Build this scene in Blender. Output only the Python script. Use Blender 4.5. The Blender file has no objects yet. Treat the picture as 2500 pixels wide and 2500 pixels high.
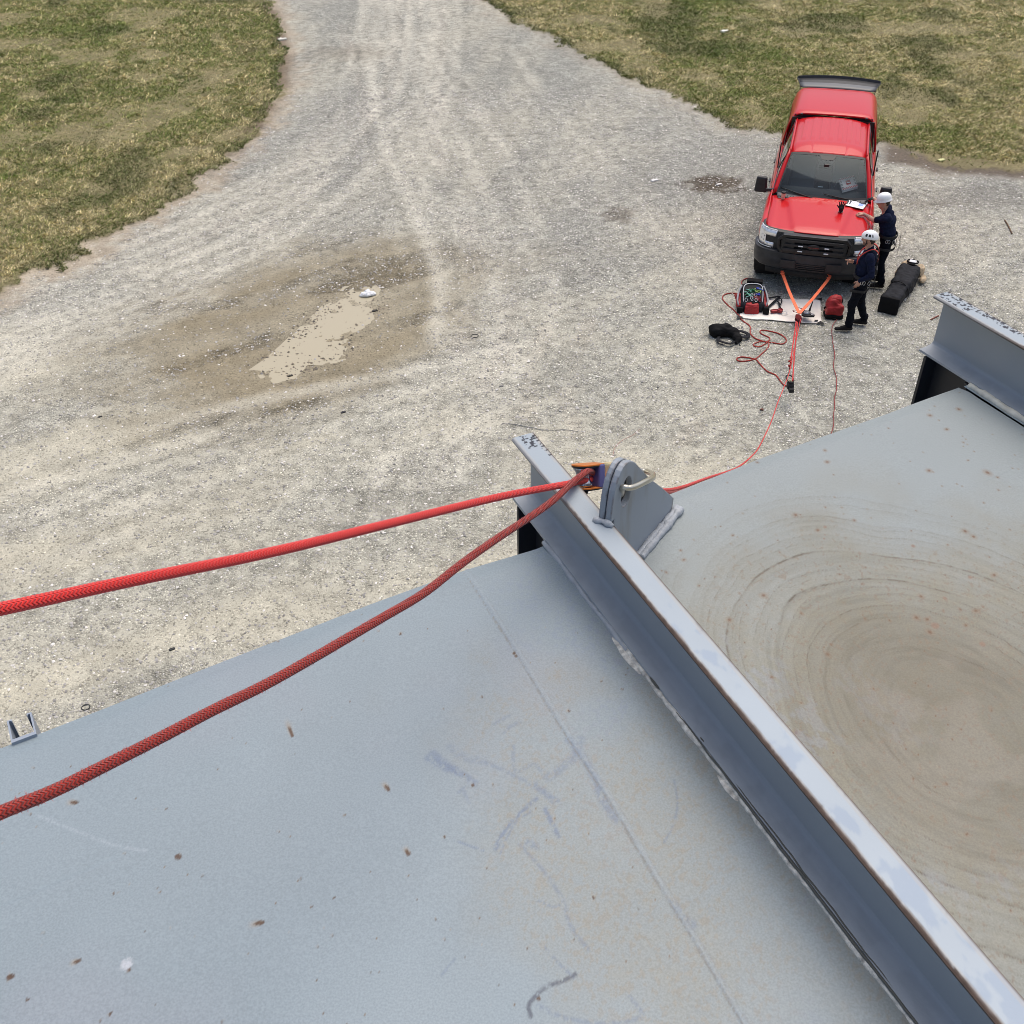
import bpy, math, random
import numpy as np
from mathutils import Matrix, Vector
R = math.radians
scene = bpy.context.scene
# ---------------------------------------------------------------- camera
F, TH, CH, ROLL = 2500.0, R(38.8), 8.8, -.018
ct, st = math.cos(TH), math.sin(TH)
cr, sr = math.cos(ROLL), math.sin(ROLL)
X0 = Vector((1, 0, 0)); Y0 = Vector((0, st, ct)); Z0 = Vector((0, -ct, st))
Xc = X0 * cr + Y0 * sr; Yc = -X0 * sr + Y0 * cr
cd = bpy.data.cameras.new('camera'); cam = bpy.data.objects.new('camera', cd)
scene.collection.objects.link(cam)
m = Matrix.Identity(4)
for i in range(3):
    m[i][0] = Xc[i]; m[i][1] = Yc[i]; m[i][2] = Z0[i]
m[2][3] = CH
cam.matrix_world = m
cd.sensor_width = 36; cd.lens = 36.0; cd.clip_start = .05; cd.clip_end = 600
scene.camera = cam
# ---------------------------------------------------------------- light
SUN_EL, SUN_AZ = R(70), R(28)      # azimuth from +Y towards +X
w = bpy.data.worlds.new('World'); scene.world = w; w.use_nodes = True
nt = w.node_tree; bg = nt.nodes['Background']
sky = nt.nodes.new('ShaderNodeTexSky'); sky.sky_type = 'NISHITA'; sky.sun_disc = False
sky.sun_elevation = SUN_EL; sky.sun_rotation = SUN_AZ
sky.dust_density = 6.0; sky.air_density = 1.0; sky.ozone_density = 0.6; sky.altitude = 100
nt.links.new(sky.outputs[0], bg.inputs[0]); bg.inputs[1].default_value = .14
sd = bpy.data.lights.new('sun', 'SUN'); so = bpy.data.objects.new('sun', sd)
scene.collection.objects.link(so)
sd.energy = 1.2; sd.angle = R(65); sd.color = (1, .96, .90)
dirv = Vector((math.sin(SUN_AZ) * math.cos(SUN_EL), math.cos(SUN_AZ) * math.cos(SUN_EL), math.sin(SUN_EL)))
so.rotation_euler = dirv.to_track_quat('Z', 'Y').to_euler()
scene.view_settings.view_transform = 'Standard'; scene.view_settings.look = 'None'
scene.cycles.filter_width = .85
scene.view_settings.exposure = .22; scene.view_settings.gamma = 1
# ---------------------------------------------------------------- maths
def ray(px, py):
    u = px - 1250; v = py - 1250
    u, v = u * cr + v * sr, -u * sr + v * cr
    x = u / F; yc = -v / F
    return np.array([x, ct + yc * st, -st + yc * ct])
def at(px, py, z=0.0):
    """point of the horizontal plane z seen from the deck at this bearing (used to survey the site)"""
    r = ray(px, py); t = (z - CH) / r[2]
    return np.array([r[0] * t, r[1] * t, z])
def atd(px, py, d):
    return np.array([0, 0, CH]) + ray(px, py) * d
def spline(P, n=8):
    P = np.asarray(P, float); out = []
    N = len(P)
    for i in range(N - 1):
        p0 = P[max(i - 1, 0)]; p1 = P[i]; p2 = P[i + 1]; p3 = P[min(i + 2, N - 1)]
        for k in range(n):
            t = k / n
            out.append(.5 * ((2 * p1) + (-p0 + p2) * t + (2 * p0 - 5 * p1 + 4 * p2 - p3) * t * t + (-p0 + 3 * p1 - 3 * p2 + p3) * t ** 3))
    out.append(P[-1]); return np.array(out)
def _h(ix, iy, s):
    n = (ix * 374761393 + iy * 668265263 + s * 974634777) & 0x7fffffff
    n = ((n ^ (n >> 13)) * 1274126177) & 0x7fffffff
    return ((n ^ (n >> 16)) & 0xffff) / 65535.0
def vn(x, y, s=0):
    ix = np.floor(x).astype(np.int64); iy = np.floor(y).astype(np.int64)
    fx = x - ix; fy = y - iy; fx = fx * fx * (3 - 2 * fx); fy = fy * fy * (3 - 2 * fy)
    a = _h(ix, iy, s); b = _h(ix + 1, iy, s); c = _h(ix, iy + 1, s); d = _h(ix + 1, iy + 1, s)
    return (a * (1 - fx) + b * fx) * (1 - fy) + (c * (1 - fx) + d * fx) * fy
def fbm(x, y, sc=1.0, o=4, s=0):
    t = np.zeros_like(x); a = .5; tot = 0
    for k in range(o):
        t += a * vn(x * sc, y * sc, s + k * 17); tot += a; a *= .5; sc *= 2.03
    return t / tot
def sstep(a, b, x):
    t = np.clip((x - a) / (b - a), 0, 1); return t * t * (3 - 2 * t)
def dist_poly(x, y, P, closed=False):
    """distance to a polyline"""
    P = np.asarray(P)[:, :2]; d = np.full(x.shape, 1e9)
    n = len(P)
    for i in range(n if closed else n - 1):
        a = P[i]; b = P[(i + 1) % n]; ab = b - a; L = ab @ ab + 1e-12
        t = np.clip(((x - a[0]) * ab[0] + (y - a[1]) * ab[1]) / L, 0, 1)
        d = np.minimum(d, np.hypot(x - a[0] - t * ab[0], y - a[1] - t * ab[1]))
    return d
def inside(x, y, P):
    P = np.asarray(P)[:, :2]; c = np.zeros(x.shape, bool); n = len(P)
    for i in range(n):
        a = P[i]; b = P[(i + 1) % n]
        if abs(a[1] - b[1]) < 1e-12: continue
        cond = ((a[1] > y) != (b[1] > y)) & (x < (b[0] - a[0]) * (y - a[1]) / (b[1] - a[1]) + a[0])
        c ^= cond
    return c
def sdist(x, y, P):
    d = dist_poly(x, y, P, True); return np.where(inside(x, y, P), -d, d)
# ---------------------------------------------------------------- materials
def mat(name, col=(.5, .5, .5), rough=.5, metal=0.0, var=0.0, vs=20.0, bump=0.0, bs=80.0, coat=0.0, spec=.5, attr=None, bd=.002):
    m = bpy.data.materials.new(name); m.use_nodes = True; t = m.node_tree; b = t.nodes['Principled BSDF']
    b.inputs['Roughness'].default_value = rough; b.inputs['Metallic'].default_value = metal
    b.inputs['Base Color'].default_value = (*col, 1); b.inputs['Coat Weight'].default_value = coat
    b.inputs['Specular IOR Level'].default_value = spec
    tc = t.nodes.new('ShaderNodeTexCoord'); src = None
    if attr:
        a = t.nodes.new('ShaderNodeAttribute'); a.attribute_name = attr; src = a.outputs['Color']
        t.links.new(src, b.inputs['Base Color'])
    if var:
        n = t.nodes.new('ShaderNodeTexNoise'); n.inputs['Scale'].default_value = vs; n.inputs['Detail'].default_value = 5
        t.links.new(tc.outputs['Object'], n.inputs['Vector'])
        mr = t.nodes.new('ShaderNodeMapRange'); mr.inputs[1].default_value = .3; mr.inputs[2].default_value = .7
        mr.inputs[3].default_value = 1 - var; mr.inputs[4].default_value = 1 + var
        t.links.new(n.outputs[0], mr.inputs[0])
        mx = t.nodes.new('ShaderNodeMix'); mx.data_type = 'RGBA'; mx.blend_type = 'MULTIPLY'; mx.inputs[0].default_value = 1
        if src: t.links.new(src, mx.inputs[6])
        else: mx.inputs[6].default_value = (*col, 1)
        t.links.new(mr.outputs[0], mx.inputs[7]); t.links.new(mx.outputs[2], b.inputs['Base Color'])
    if bump:
        n = t.nodes.new('ShaderNodeTexNoise'); n.inputs['Scale'].default_value = bs; n.inputs['Detail'].default_value = 4
        t.links.new(tc.outputs['Object'], n.inputs['Vector'])
        bp = t.nodes.new('ShaderNodeBump'); bp.inputs['Strength'].default_value = bump; bp.inputs['Distance'].default_value = bd
        t.links.new(n.outputs[0], bp.inputs['Height']); t.links.new(bp.outputs[0], b.inputs['Normal'])
    return m
def split_loose():
    """parts that consist of separate pieces become one object per piece"""
    names = ('bumper_pad', 'sealant_patch', 'bezel', 'band', 'side_buckle', 'roof_bracket', 'harness_carabiner', 'hanging_strap', 'shoulder_strap', 'back_strap', 'grey_panel', 'strap', 'drawcord', 'chin_strap', 'window_trim', 'tan_lining', 'black_corner', 'side_plate', 'steering_wheel', 'rear_view_mirror', 'seat', 'cuff', 'weld_bead', 'piping', 'hatch_frame', 'cowl_louver', 'red_border', 'green_border', 'sealant_crack')
    for o in [q for q in scene.objects if q.type == 'MESH' and q.name.split('.')[0] in names]:
        me = o.data; n = len(me.vertices); par = list(range(n))
        def find(a):
            while par[a] != a: par[a] = par[par[a]]; a = par[a]
            return a
        for e in me.edges:
            a, b = find(e.vertices[0]), find(e.vertices[1])
            if a != b: par[a] = b
        comp = {}
        for p in me.polygons: comp.setdefault(find(p.vertices[0]), []).append(p.index)
        if len(comp) < 2 or len(comp) > 24: continue
        nm = o.name.split('.')[0]; co = [v.co.copy() for v in me.vertices]
        for k, fl in enumerate(comp.values()):
            vs = sorted({v for f in fl for v in me.polygons[f].vertices}); mp = {v: i for i, v in enumerate(vs)}
            m2 = bpy.data.meshes.new(nm); m2.from_pydata([co[v] for v in vs], [], [[mp[v] for v in me.polygons[f].vertices] for f in fl])
            for q in me.materials: m2.materials.append(q)
            m2.polygons.foreach_set('use_smooth', [me.polygons[f].use_smooth for f in fl]); m2.polygons.foreach_set('material_index', [me.polygons[f].material_index for f in fl])
            c = o.copy(); c.data = m2; COL.objects.link(c)
            for ch in (list(o.children) if k == 0 else []): ch.parent = c
        bpy.data.objects.remove(o)
# ---------------------------------------------------------------- object helpers
COL = scene.collection
def link(o, parent=None):
    COL.objects.link(o)
    if parent is not None: o.parent = parent
    return o
def mesh(name, V, Fc, m=None, parent=None, smooth=False, midx=None):
    me = bpy.data.meshes.new(name)
    V = np.asarray(V, np.float32)
    if isinstance(Fc, np.ndarray):
        k = Fc.shape[1]; n = len(Fc)
        me.vertices.add(len(V)); me.vertices.foreach_set('co', V.ravel())
        me.loops.add(n * k); me.loops.foreach_set('vertex_index', Fc.astype(np.int32).ravel())
        me.polygons.add(n); me.polygons.foreach_set('loop_start', np.arange(0, n * k, k, dtype=np.int32))
        me.update(calc_edges=True)
    else:
        me.from_pydata([tuple(map(float, v)) for v in V], [], [tuple(int(i) for i in f) for f in Fc]); me.update()
    if m is not None:
        for q in (m if isinstance(m, (list, tuple)) else [m]): me.materials.append(q)
    if midx is not None: me.polygons.foreach_set('material_index', np.asarray(midx, np.int32))
    if smooth: me.polygons.foreach_set('use_smooth', np.ones(len(me.polygons), bool))
    return link(bpy.data.objects.new(name, me), parent)
def colattr(o, name, C):
    me = o.data; a = me.attributes.new(name, 'FLOAT_COLOR', 'POINT')
    C = np.concatenate([C, np.ones((len(C), 1))], 1).astype(np.float32); a.data.foreach_set('color', C.ravel())
def fattr(o, name, A):
    a = o.data.attributes.new(name, 'FLOAT', 'POINT'); a.data.foreach_set('value', np.asarray(A, np.float32))
def empty(name, loc=(0, 0, 0), rz=0.0, sc=1.0):
    o = bpy.data.objects.new(name, None); o.location = loc; o.rotation_euler = (0, 0, rz); o.scale = (sc,) * 3
    o.empty_display_size = .1; return link(o)
def tag(o, label=None, cat=None, group=None, kind=None):
    if label: o['label'] = label
    if cat: o['category'] = cat
    if group: o['group'] = group
    if kind: o['kind'] = kind
    return o
class MB:
    """collects pieces of ONE mesh"""
    def __init__(s): s.V = []; s.F = []; s.I = []
    def add(s, V, Fc, mi=0):
        o = len(s.V); s.V += [tuple(map(float, v)) for v in V]; s.F += [tuple(int(i) + o for i in f) for f in Fc]; s.I += [mi] * len(Fc); return s
    def box(s, c, h, rz=0.0, M=None, mi=0, top=1.0):
        V = []
        for z in (-1, 1):
            k = top if z > 0 else 1
            for x, y in ((-1, -1), (1, -1), (1, 1), (-1, 1)): V.append((x * h[0] * k, y * h[1] * k, z * h[2]))
        V = np.array(V); c_, s_ = math.cos(rz), math.sin(rz)
        if M is not None: V = V @ np.array(M).T
        V = np.stack([V[:, 0] * c_ - V[:, 1] * s_, V[:, 0] * s_ + V[:, 1] * c_, V[:, 2]], 1) + np.array(c)
        return s.add(V, [(0, 3, 2, 1), (4, 5, 6, 7), (0, 1, 5, 4), (1, 2, 6, 5), (2, 3, 7, 6), (3, 0, 4, 7)], mi)
    def tube(s, P, r, n=8, mi=0, flat=1.0, cap=True, up=None):
        P = np.asarray(P, float); N = len(P); r = np.broadcast_to(np.asarray(r, float), (N,))
        T = np.gradient(P, axis=0); T /= np.linalg.norm(T, axis=1)[:, None] + 1e-12
        u0 = np.array(up if up is not None else ((0, 0, 1) if abs(T[0][2]) < .9 else (1, 0, 0)), float)
        V = []; 
        for i in range(N):
            a = np.cross(T[i], u0); L = np.linalg.norm(a)
            if L < 1e-6: a = np.array([1., 0, 0]); L = 1
            a /= L; b = np.cross(a, T[i])
            if up is None: u0 = b
            for k in range(n):
                t = 2 * math.pi * k / n
                V.append(P[i] + (a * math.cos(t) + b * math.sin(t) * flat) * r[i])
        Fc = []
        for i in range(N - 1):
            for k in range(n):
                k2 = (k + 1) % n; Fc.append((i * n + k, i * n + k2, (i + 1) * n + k2, (i + 1) * n + k))
        if cap: Fc.append(tuple(range(n))[::-1]); Fc.append(tuple((N - 1) * n + k for k in range(n)))
        return s.add(V, Fc, mi)
    def lathe(s, prof, c=(0, 0, 0), n=24, axis='z', mi=0, sx=1.0, sy=1.0, M=None, a0=0, a1=2 * math.pi):
        V = []; full = abs(a1 - a0 - 2 * math.pi) < 1e-6; m_ = n if full else n + 1
        for (r, z) in prof:
            for k in range(m_):
                t = a0 + (a1 - a0) * k / n; V.append((r * math.cos(t) * sx, r * math.sin(t) * sy, z))
        V = np.array(V)
        if axis == 'x': V = V[:, [2, 0, 1]]
        if axis == 'y': V = V[:, [1, 2, 0]]
        if M is not None: V = V @ np.array(M).T
        V = V + np.array(c); Fc = []
        for i in range(len(prof) - 1):
            for k in range(n):
                k2 = (k + 1) % m_; Fc.append((i * m_ + k, i * m_ + k2, (i + 1) * m_ + k2, (i + 1) * m_ + k))
        return s.add(V, Fc, mi)
    def ribbon(s, P, wv, th=.004, mi=0):
        """flat band along P; wv = width vector(s)"""
        P = np.asarray(P, float); N = len(P); W = np.broadcast_to(np.asarray(wv, float), (N, 3)) / 2
        T = np.gradient(P, axis=0); Nn = np.cross(T, W); Nn /= np.linalg.norm(Nn, axis=1)[:, None] + 1e-12; Nn = Nn * th / 2
        V = []
        for i in range(N): V += [P[i] - W[i] - Nn[i], P[i] + W[i] - Nn[i], P[i] + W[i] + Nn[i], P[i] - W[i] + Nn[i]]
        Fc = []
        for i in range(N - 1):
            for k in range(4): Fc.append((i * 4 + k, i * 4 + (k + 1) % 4, i * 4 + 4 + (k + 1) % 4, i * 4 + 4 + k))
        Fc += [(3, 2, 1, 0), tuple((N - 1) * 4 + k for k in range(4))]
        return s.add(V, Fc, mi)
    def extrude(s, poly, h, org=(0, 0, 0), ax=((1, 0, 0), (0, 1, 0), (0, 0, 1)), mi=0):
        """polygon in (a0,a1) plane extruded by h along a2"""
        A = np.array(ax, float); org = np.array(org, float); n = len(poly); V = []
        for k in (0, h):
            for (a, b) in poly: V.append(org + A[0] * a + A[1] * b + A[2] * k)
        Fc = [tuple(range(n))[::-1], tuple(range(n, 2 * n))] + [(i, (i + 1) % n, n + (i + 1) % n, n + i) for i in range(n)]
        return s.add(V, Fc, mi)
    def build(s, name, m, parent=None, smooth=False, bevel=0, sub=0, sharp=None):
        o = mesh(name, s.V, s.F, m, parent, smooth, s.I)
        import bmesh
        bm = bmesh.new(); bm.from_mesh(o.data); bmesh.ops.recalc_face_normals(bm, faces=bm.faces); bm.to_mesh(o.data); bm.free()
        if bevel:
            b = o.modifiers.new('b', 'BEVEL'); b.width = bevel; b.segments = 2; b.limit_method = 'ANGLE'; b.angle_limit = R(35)
        if sub:
            b = o.modifiers.new('s', 'SUBSURF'); b.levels = sub; b.render_levels = sub
        if sharp is not None: o.data.set_sharp_from_angle(angle=R(sharp))
        return o
def gridmesh(name, G, m, parent=None, smooth=True, thick=0, keep=None, flip=False):
    """G: (rows, cols, 3) grid -> mesh; optional solid thickness"""
    r, c = G.shape[:2]; idx = np.arange(r * c).reshape(r, c)
    Q = np.stack([idx[:-1, :-1], idx[:-1, 1:], idx[1:, 1:], idx[1:, :-1]], -1).reshape(-1, 4)
    if flip: Q = Q[:, ::-1]
    if keep is not None: Q = Q[keep.ravel()]
    o = mesh(name, G.reshape(-1, 3), Q, m, parent, smooth)
    if thick:
        md = o.modifiers.new('t', 'SOLIDIFY'); md.thickness = thick; md.offset = -1
    return o
# signed-distance modelling of soft bodies (people, bags) -> one continuous skin
def sdf_build(prims, vox, k=.02, disp=None):
    pts = []
    for p in prims:
        if p[0] == 'c': pts += [np.array(p[1]) - max(p[3], p[4]), np.array(p[1]) + max(p[3], p[4]), np.array(p[2]) - max(p[3], p[4]), np.array(p[2]) + max(p[3], p[4])]
        else:
            rr = np.linalg.norm(p[2]); pts += [np.array(p[1]) - rr, np.array(p[1]) + rr]
    lo = np.min(pts, 0) - 3 * vox; hi = np.max(pts, 0) + 3 * vox
    n = np.ceil((hi - lo) / vox).astype(int) + 1
    Fd = np.full(n, .2, np.float32)
    ax = [lo[i] + vox * np.arange(n[i]) for i in range(3)]
    def ev(p, X, Y, Z):
        if p[0] == 'c':
            a = np.array(p[1], float); b = np.array(p[2], float); ab = b - a; L = ab @ ab + 1e-12
            t = np.clip(((X - a[0]) * ab[0] + (Y - a[1]) * ab[1] + (Z - a[2]) * ab[2]) / L, 0, 1)
            sq = p[6] if len(p) > 6 and p[6] is not None else (1, 1, 1)
            dx = (X - a[0] - t * ab[0]) / sq[0]; dy = (Y - a[1] - t * ab[1]) / sq[1]; dz = (Z - a[2] - t * ab[2]) / sq[2]
            return np.sqrt(dx * dx + dy * dy + dz * dz) - (p[3] + (p[4] - p[3]) * t)
        c = np.array(p[1], float); r = np.array(p[2], float); M = np.array(p[4]) if len(p) > 4 and p[4] is not None else np.eye(3)
        x = X - c[0]; y = Y - c[1]; z = Z - c[2]
        q = [M[0][i] * x + M[1][i] * y + M[2][i] * z for i in range(3)]
        if p[0] == 'e':
            k0 = np.sqrt(sum((q[i] / r[i]) ** 2 for i in range(3))); k1 = np.sqrt(sum((q[i] / r[i] ** 2) ** 2 for i in range(3))) + 1e-9
            return k0 * (k0 - 1) / k1
        rd = min(r) * .45
        d = [np.abs(q[i]) - (r[i] - rd) for i in range(3)]
        return np.sqrt(sum(np.maximum(e, 0) ** 2 for e in d)) + np.minimum(np.maximum(np.maximum(d[0], d[1]), d[2]), 0) - rd
    for p in prims:
        if p[0] == 'c':
            r = max(p[3], p[4]); a = np.minimum(p[1], p[2]) - r * 1.4 - .07; b = np.maximum(p[1], p[2]) + r * 1.4 + .07
        else:
            r = np.linalg.norm(p[2]); a = np.array(p[1]) - r - .05; b = np.array(p[1]) + r + .05
        i0 = np.clip(((a - lo) / vox).astype(int), 0, n - 1); i1 = np.clip(((b - lo) / vox).astype(int) + 2, 1, n)
        X, Y, Z = np.meshgrid(ax[0][i0[0]:i1[0]], ax[1][i0[1]:i1[1]], ax[2][i0[2]:i1[2]], indexing='ij')
        d = ev(p, X, Y, Z); sl = tuple(slice(i0[i], i1[i]) for i in range(3)); g = Fd[sl]
        kk = p[5] if (p[0] == 'c' and len(p) > 5 and p[5] is not None) else (p[3] if p[0] != 'c' and p[3] is not None else k)
        kk = kk if not isinstance(kk, str) else k
        if kk > 0:
            h = np.clip(.5 + .5 * (g - d) / kk, 0, 1); Fd[sl] = g * (1 - h) + d * h - kk * h * (1 - h)
        else: Fd[sl] = np.minimum(g, d)
    # surface nets
    S = Fd < 0
    nx, ny, nz = n - 1
    cnt = np.zeros((nx, ny, nz), np.float32); acc = np.zeros((nx, ny, nz, 3), np.float32)
    corners = [(i, j, l) for i in (0, 1) for j in (0, 1) for l in (0, 1)]
    for a in corners:
        for d_ in range(3):
            if a[d_] == 1: continue
            b = list(a); b[d_] = 1
            fa = Fd[a[0]:a[0] + nx, a[1]:a[1] + ny, a[2]:a[2] + nz]; fb = Fd[b[0]:b[0] + nx, b[1]:b[1] + ny, b[2]:b[2] + nz]
            cz = (fa < 0) != (fb < 0); t = np.where(cz, fa / (fa - fb + 1e-12), 0)
            cnt += cz
            for q in range(3):
                acc[..., q] += np.where(cz, a[q] + (t if q == d_ else 0), 0)
    act = cnt > 0; idx = -np.ones(act.shape, np.int64); idx[act] = np.arange(act.sum())
    P = acc[act] / cnt[act][:, None]; base = np.argwhere(act)
    V = lo + (base + P) * vox
    Q = []
    for d_ in range(3):
        o1, o2 = [q for q in range(3) if q != d_]
        sl0 = [slice(None)] * 3; sl1 = [slice(None)] * 3; sl0[d_] = slice(0, -1); sl1[d_] = slice(1, None)
        ch = S[tuple(sl0)] != S[tuple(sl1)]; pos = np.argwhere(ch); ins = S[tuple(sl0)][ch]
        ok = (pos[:, o1] > 0) & (pos[:, o2] > 0) & (pos[:, o1] < (nx, ny, nz)[o1]) & (pos[:, o2] < (nx, ny, nz)[o2]); pos = pos[ok]; ins = ins[ok]
        def g(a, b):
            q = pos.copy(); q[:, o1] -= a; q[:, o2] -= b; return idx[q[:, 0], q[:, 1], q[:, 2]]
        f = np.stack([g(0, 0), g(1, 0), g(1, 1), g(0, 1)], 1)
        fl = ins if d_ != 1 else ~ins
        f = np.where(fl[:, None], f, f[:, ::-1]); Q.append(f)
    Q = np.concatenate(Q); Q = Q[(Q >= 0).all(1)]
    D = np.stack([ev(p, V[:, 0], V[:, 1], V[:, 2]) for p in prims], 1); own = D.argmin(1)
    return V, Q, own
# ================================================================ GROUND
GL = [at(x, y)[:2] for x, y in [(640, -60), (643, 0), (671, 28), (699, 121), (694, 210), (643, 303), (580, 372), (522, 410), (430, 478), (335, 545), (200, 615), (93, 671), (0, 713), (-140, 780)]]
GL = [tuple(p) for p in GL] + [(-30, 13), (-60, 60), (GL[0][0], 60)]
GRp = [at(x, y)[:2] for x, y in [(1100, -60), (1180, 0), (1230, 33), (1310, 76), (1397, 120), (1477, 156), (1549, 196), (1622, 232), (1701, 268), (1774, 297), (1897, 337), (2010, 352), (2151, 362), (2230, 392), (2332, 405), (2433, 417), (2500, 425), (2700, 440)]]
GRp = [tuple(p) for p in GRp] + [(60, 25), (60, 60), (GRp[0][0], 60)]
PUD = [at(x, y)[:2] for x, y in [(848, 711), (885, 708), (908, 732), (914, 753), (880, 782), (862, 802), (828, 824), (848, 843), (816, 864), (766, 862), (748, 884), (722, 902), (690, 915), (664, 898), (656, 880), (698, 852), (730, 822), (764, 790), (798, 757), (827, 732)]]
SOIL = [at(x, y)[:2] for x, y in [(2150, 345), (2240, 372), (2330, 392), (2440, 400), (2600, 420), (2600, 440), (2440, 432), (2330, 418), (2240, 408), (2150, 400)]]
MUDC = at(760, 790)[:2]
TRK = [[(1140, 545), (1160, 620), (1165, 680)], [(1255, 700), (1245, 780), (1215, 880), (1180, 950)], [(1380, 590), (1420, 640), (1450, 670)], [(1135, 760), (1125, 860)],
       [(980, 0), (960, 150), (900, 300), (800, 420), (640, 560)], [(1080, 0), (1075, 160), (1060, 300), (1080, 420)], [(830, 60), (880, 200), (900, 330)],
       [(400, 560), (250, 640), (60, 730)], [(860, 250), (740, 390), (560, 540), (300, 660)], [(1090, 240), (1180, 250)], [(1090, 290), (1190, 278)]]
TREAD = [[(1440, 790), (1400, 880), (1380, 960), (1410, 1060)], [(1330, 800), (1300, 900), (1290, 1000), (1310, 1090)], [(1700, 1040), (1660, 1080)]]
LANES = []
for k in range(9):
    o = k * 34 - 130; q = abs(k - 4)
    LANES.append(([(1000 + o * .8, -40), (985 + o * .9, 120), (940 + o, 270), (820 + o * 1.2, 410), (610 + o * 1.3, 520 + k * 9), (330 + o, 620 + k * 16), (40, 730 + k * 24), (-300, 840 + k * 30)], .75 - .06 * q))
for k in range(7):
    o = k * 46 - 150
    LANES.append(([(960 + o * .5, -40), (1010 + o * .7, 160), (1090 + o, 340), (1170 + o, 520), (1225 + o, 700), (1200 + o, 860), (1120 + o, 1020), (1000 + o * .8, 1180)], .60 - .04 * k))
for k in range(5):
    o = k * 52
    LANES.append(([(1040 + o, 120), (1200 + o, 330), (1420 + o, 500), (1620 + o * .9, 620 + o * .4), (1720 + o * .6, 800)], .34))
for k in range(5):
    LANES.append(([(-100, 1180 + 70 * k), (300, 1060 + 62 * k), (700, 960 + 55 * k), (1050, 900 + 45 * k), (1300, 840 + 30 * k)], .42))
_lc = [(spline([at(*p)[:2] for p in t], 3), a) for t, a in LANES]
def lanes(x, y, n2, n3):
    out = []
    for i, (P, a) in enumerate(_lc):
        if len(x) < 5: break
        wob = (n3 - .5) * .16; d = dist_poly(x, y, P); brk = .25 + .75 * sstep(.38, .58, fbm(x, y, .30, 3, 700 + i)); out.append((d + wob, a * brk))
    return out
def surf(x, y, dens_only=False):
    """height, colour, gravel share of the yard at x, y (numpy)"""
    n1 = fbm(x, y, .35, 5, 3); n2 = fbm(x, y, 1.4, 4, 11); n3 = fbm(x, y, 6, 3, 23)
    z = (n1 - .5) * .05 + (n2 - .5) * .03 + (n3 - .5) * .012
    gl = sdist(x, y, GL); gr = sdist(x, y, GRp); g = np.minimum(gl, gr) + (n2 - .5) * 1.1 + (n3 - .5) * .5
    ua = x * .88 + y * .47; va = -x * .47 + y * .88; ub = x * .18 + y * .98; vb = -x * .98 + y * .18; bl = sstep(15, 25, y)
    sa = fbm(ua * .30, va * 1.25, 1.0, 5, 41) * (1 - bl) + fbm(ub * .22, vb * 1.0, 1.0, 5, 43) * bl
    sb = fbm(x, y, .45, 4, 57)
    far = sstep(10, 24, y + .25 * x); grav = np.clip(sstep(.30, .72, sa * .6 + sb * .4) * .55 + far * .40 + .10, 0, 1)
    grav = np.maximum(grav, sstep(2.0, 0, np.hypot(x - 6.5, (y - 14.5) * .8) - 2.6) * .7)
    gray = np.array([.468, .472, .420]); beige = np.array([.488, .462, .366]); mud = np.array([.262, .226, .152]); soil = np.array([.085, .060, .042])
    C = beige + (gray - beige) * grav[..., None]
    # mud round the puddle
    u = (x - MUDC[0]); v = (y - MUDC[1]); a = R(38); uu = u * math.cos(a) + v * math.sin(a); vv = -u * math.sin(a) + v * math.cos(a)
    md = np.hypot(uu / 4.2, vv / 2.6) + (n1 - .5) * .9 + (n2 - .5) * .5
    wet = sstep(1.30, .50, md) * (.80 + .5 * (fbm(uu * .6, vv * 2.2, .9, 4, 71) - .3)); wet = np.clip(wet, 0, 1)
    C = C + (mud - C) * (np.clip(wet, 0, 1) * .95)[..., None]
    grav = np.clip(grav * (1 - wet * .9) + sstep(.55, .68, fbm(uu * .5, vv * 1.6, 1.1, 4, 77)) * wet * .75, 0, 1)
    # tracks of pale dust
    for k, t in enumerate(TRK):
        if dens_only: break
        P = spline([at(*p)[:2] for p in t], 5); d = dist_poly(x, y, P)
        w_ = sstep(.30, .05, d + (n3 - .5) * .35) * (.15 + .55 * sstep(.35, .7, n2)); C = C + (np.array([.57, .53, .46]) - C) * (w_ * .55)[..., None]; z -= w_ * .008
    for t in TREAD:
        P = spline([at(*p)[:2] for p in t], 5); d = dist_poly(x, y, P); w_ = sstep(.22, .08, d) * sstep(.3, .6, n2)
        z += w_ * .011 * np.sin((y - .35 * np.abs(d)) * 2 * math.pi / .16 + n3 * 3); C = C + (np.array([.55, .50, .41]) - C) * (w_ * .3)[..., None]
    # long pale wheel lanes sweeping round the bend, with coarser grey gravel thrown up between them
    if not dens_only:
        for (d_, amt) in lanes(x, y, n2, n3):
            w_ = sstep(.27, .03, d_) * amt; C = C + (np.array([.62, .60, .51]) - C) * np.clip(w_ * .85, 0, 1)[..., None]; grav = grav * (1 - np.clip(w_ * .7, 0, 1)); z -= w_ * .006
            r_ = sstep(.16, .0, np.abs(d_ - .36)) * amt; C = C * (1 - .09 * r_)[..., None]; grav = np.clip(grav + r_ * .25, 0, 1); z += r_ * .006
    # brown stains
    for (px, py, rx, ry, s_) in [(1742, 449, .78, .62, .85), (1512, 524, .42, .5, .5), (2260, 500, .9, .25, .2), (1500, 60, .0, .1, 0), (830, 130, 1.8, 1.1, .28), (2420, 480, 2.2, .8, .18)]:
        if s_ == 0: continue
        c = at(px, py); d = np.hypot((x - c[0]) / rx, (y - c[1]) / ry) + (n3 - .5) * .9
        C = C + (np.array([.13, .098, .065]) - C) * (sstep(1.1, .5, d) * s_)[..., None]
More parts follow.
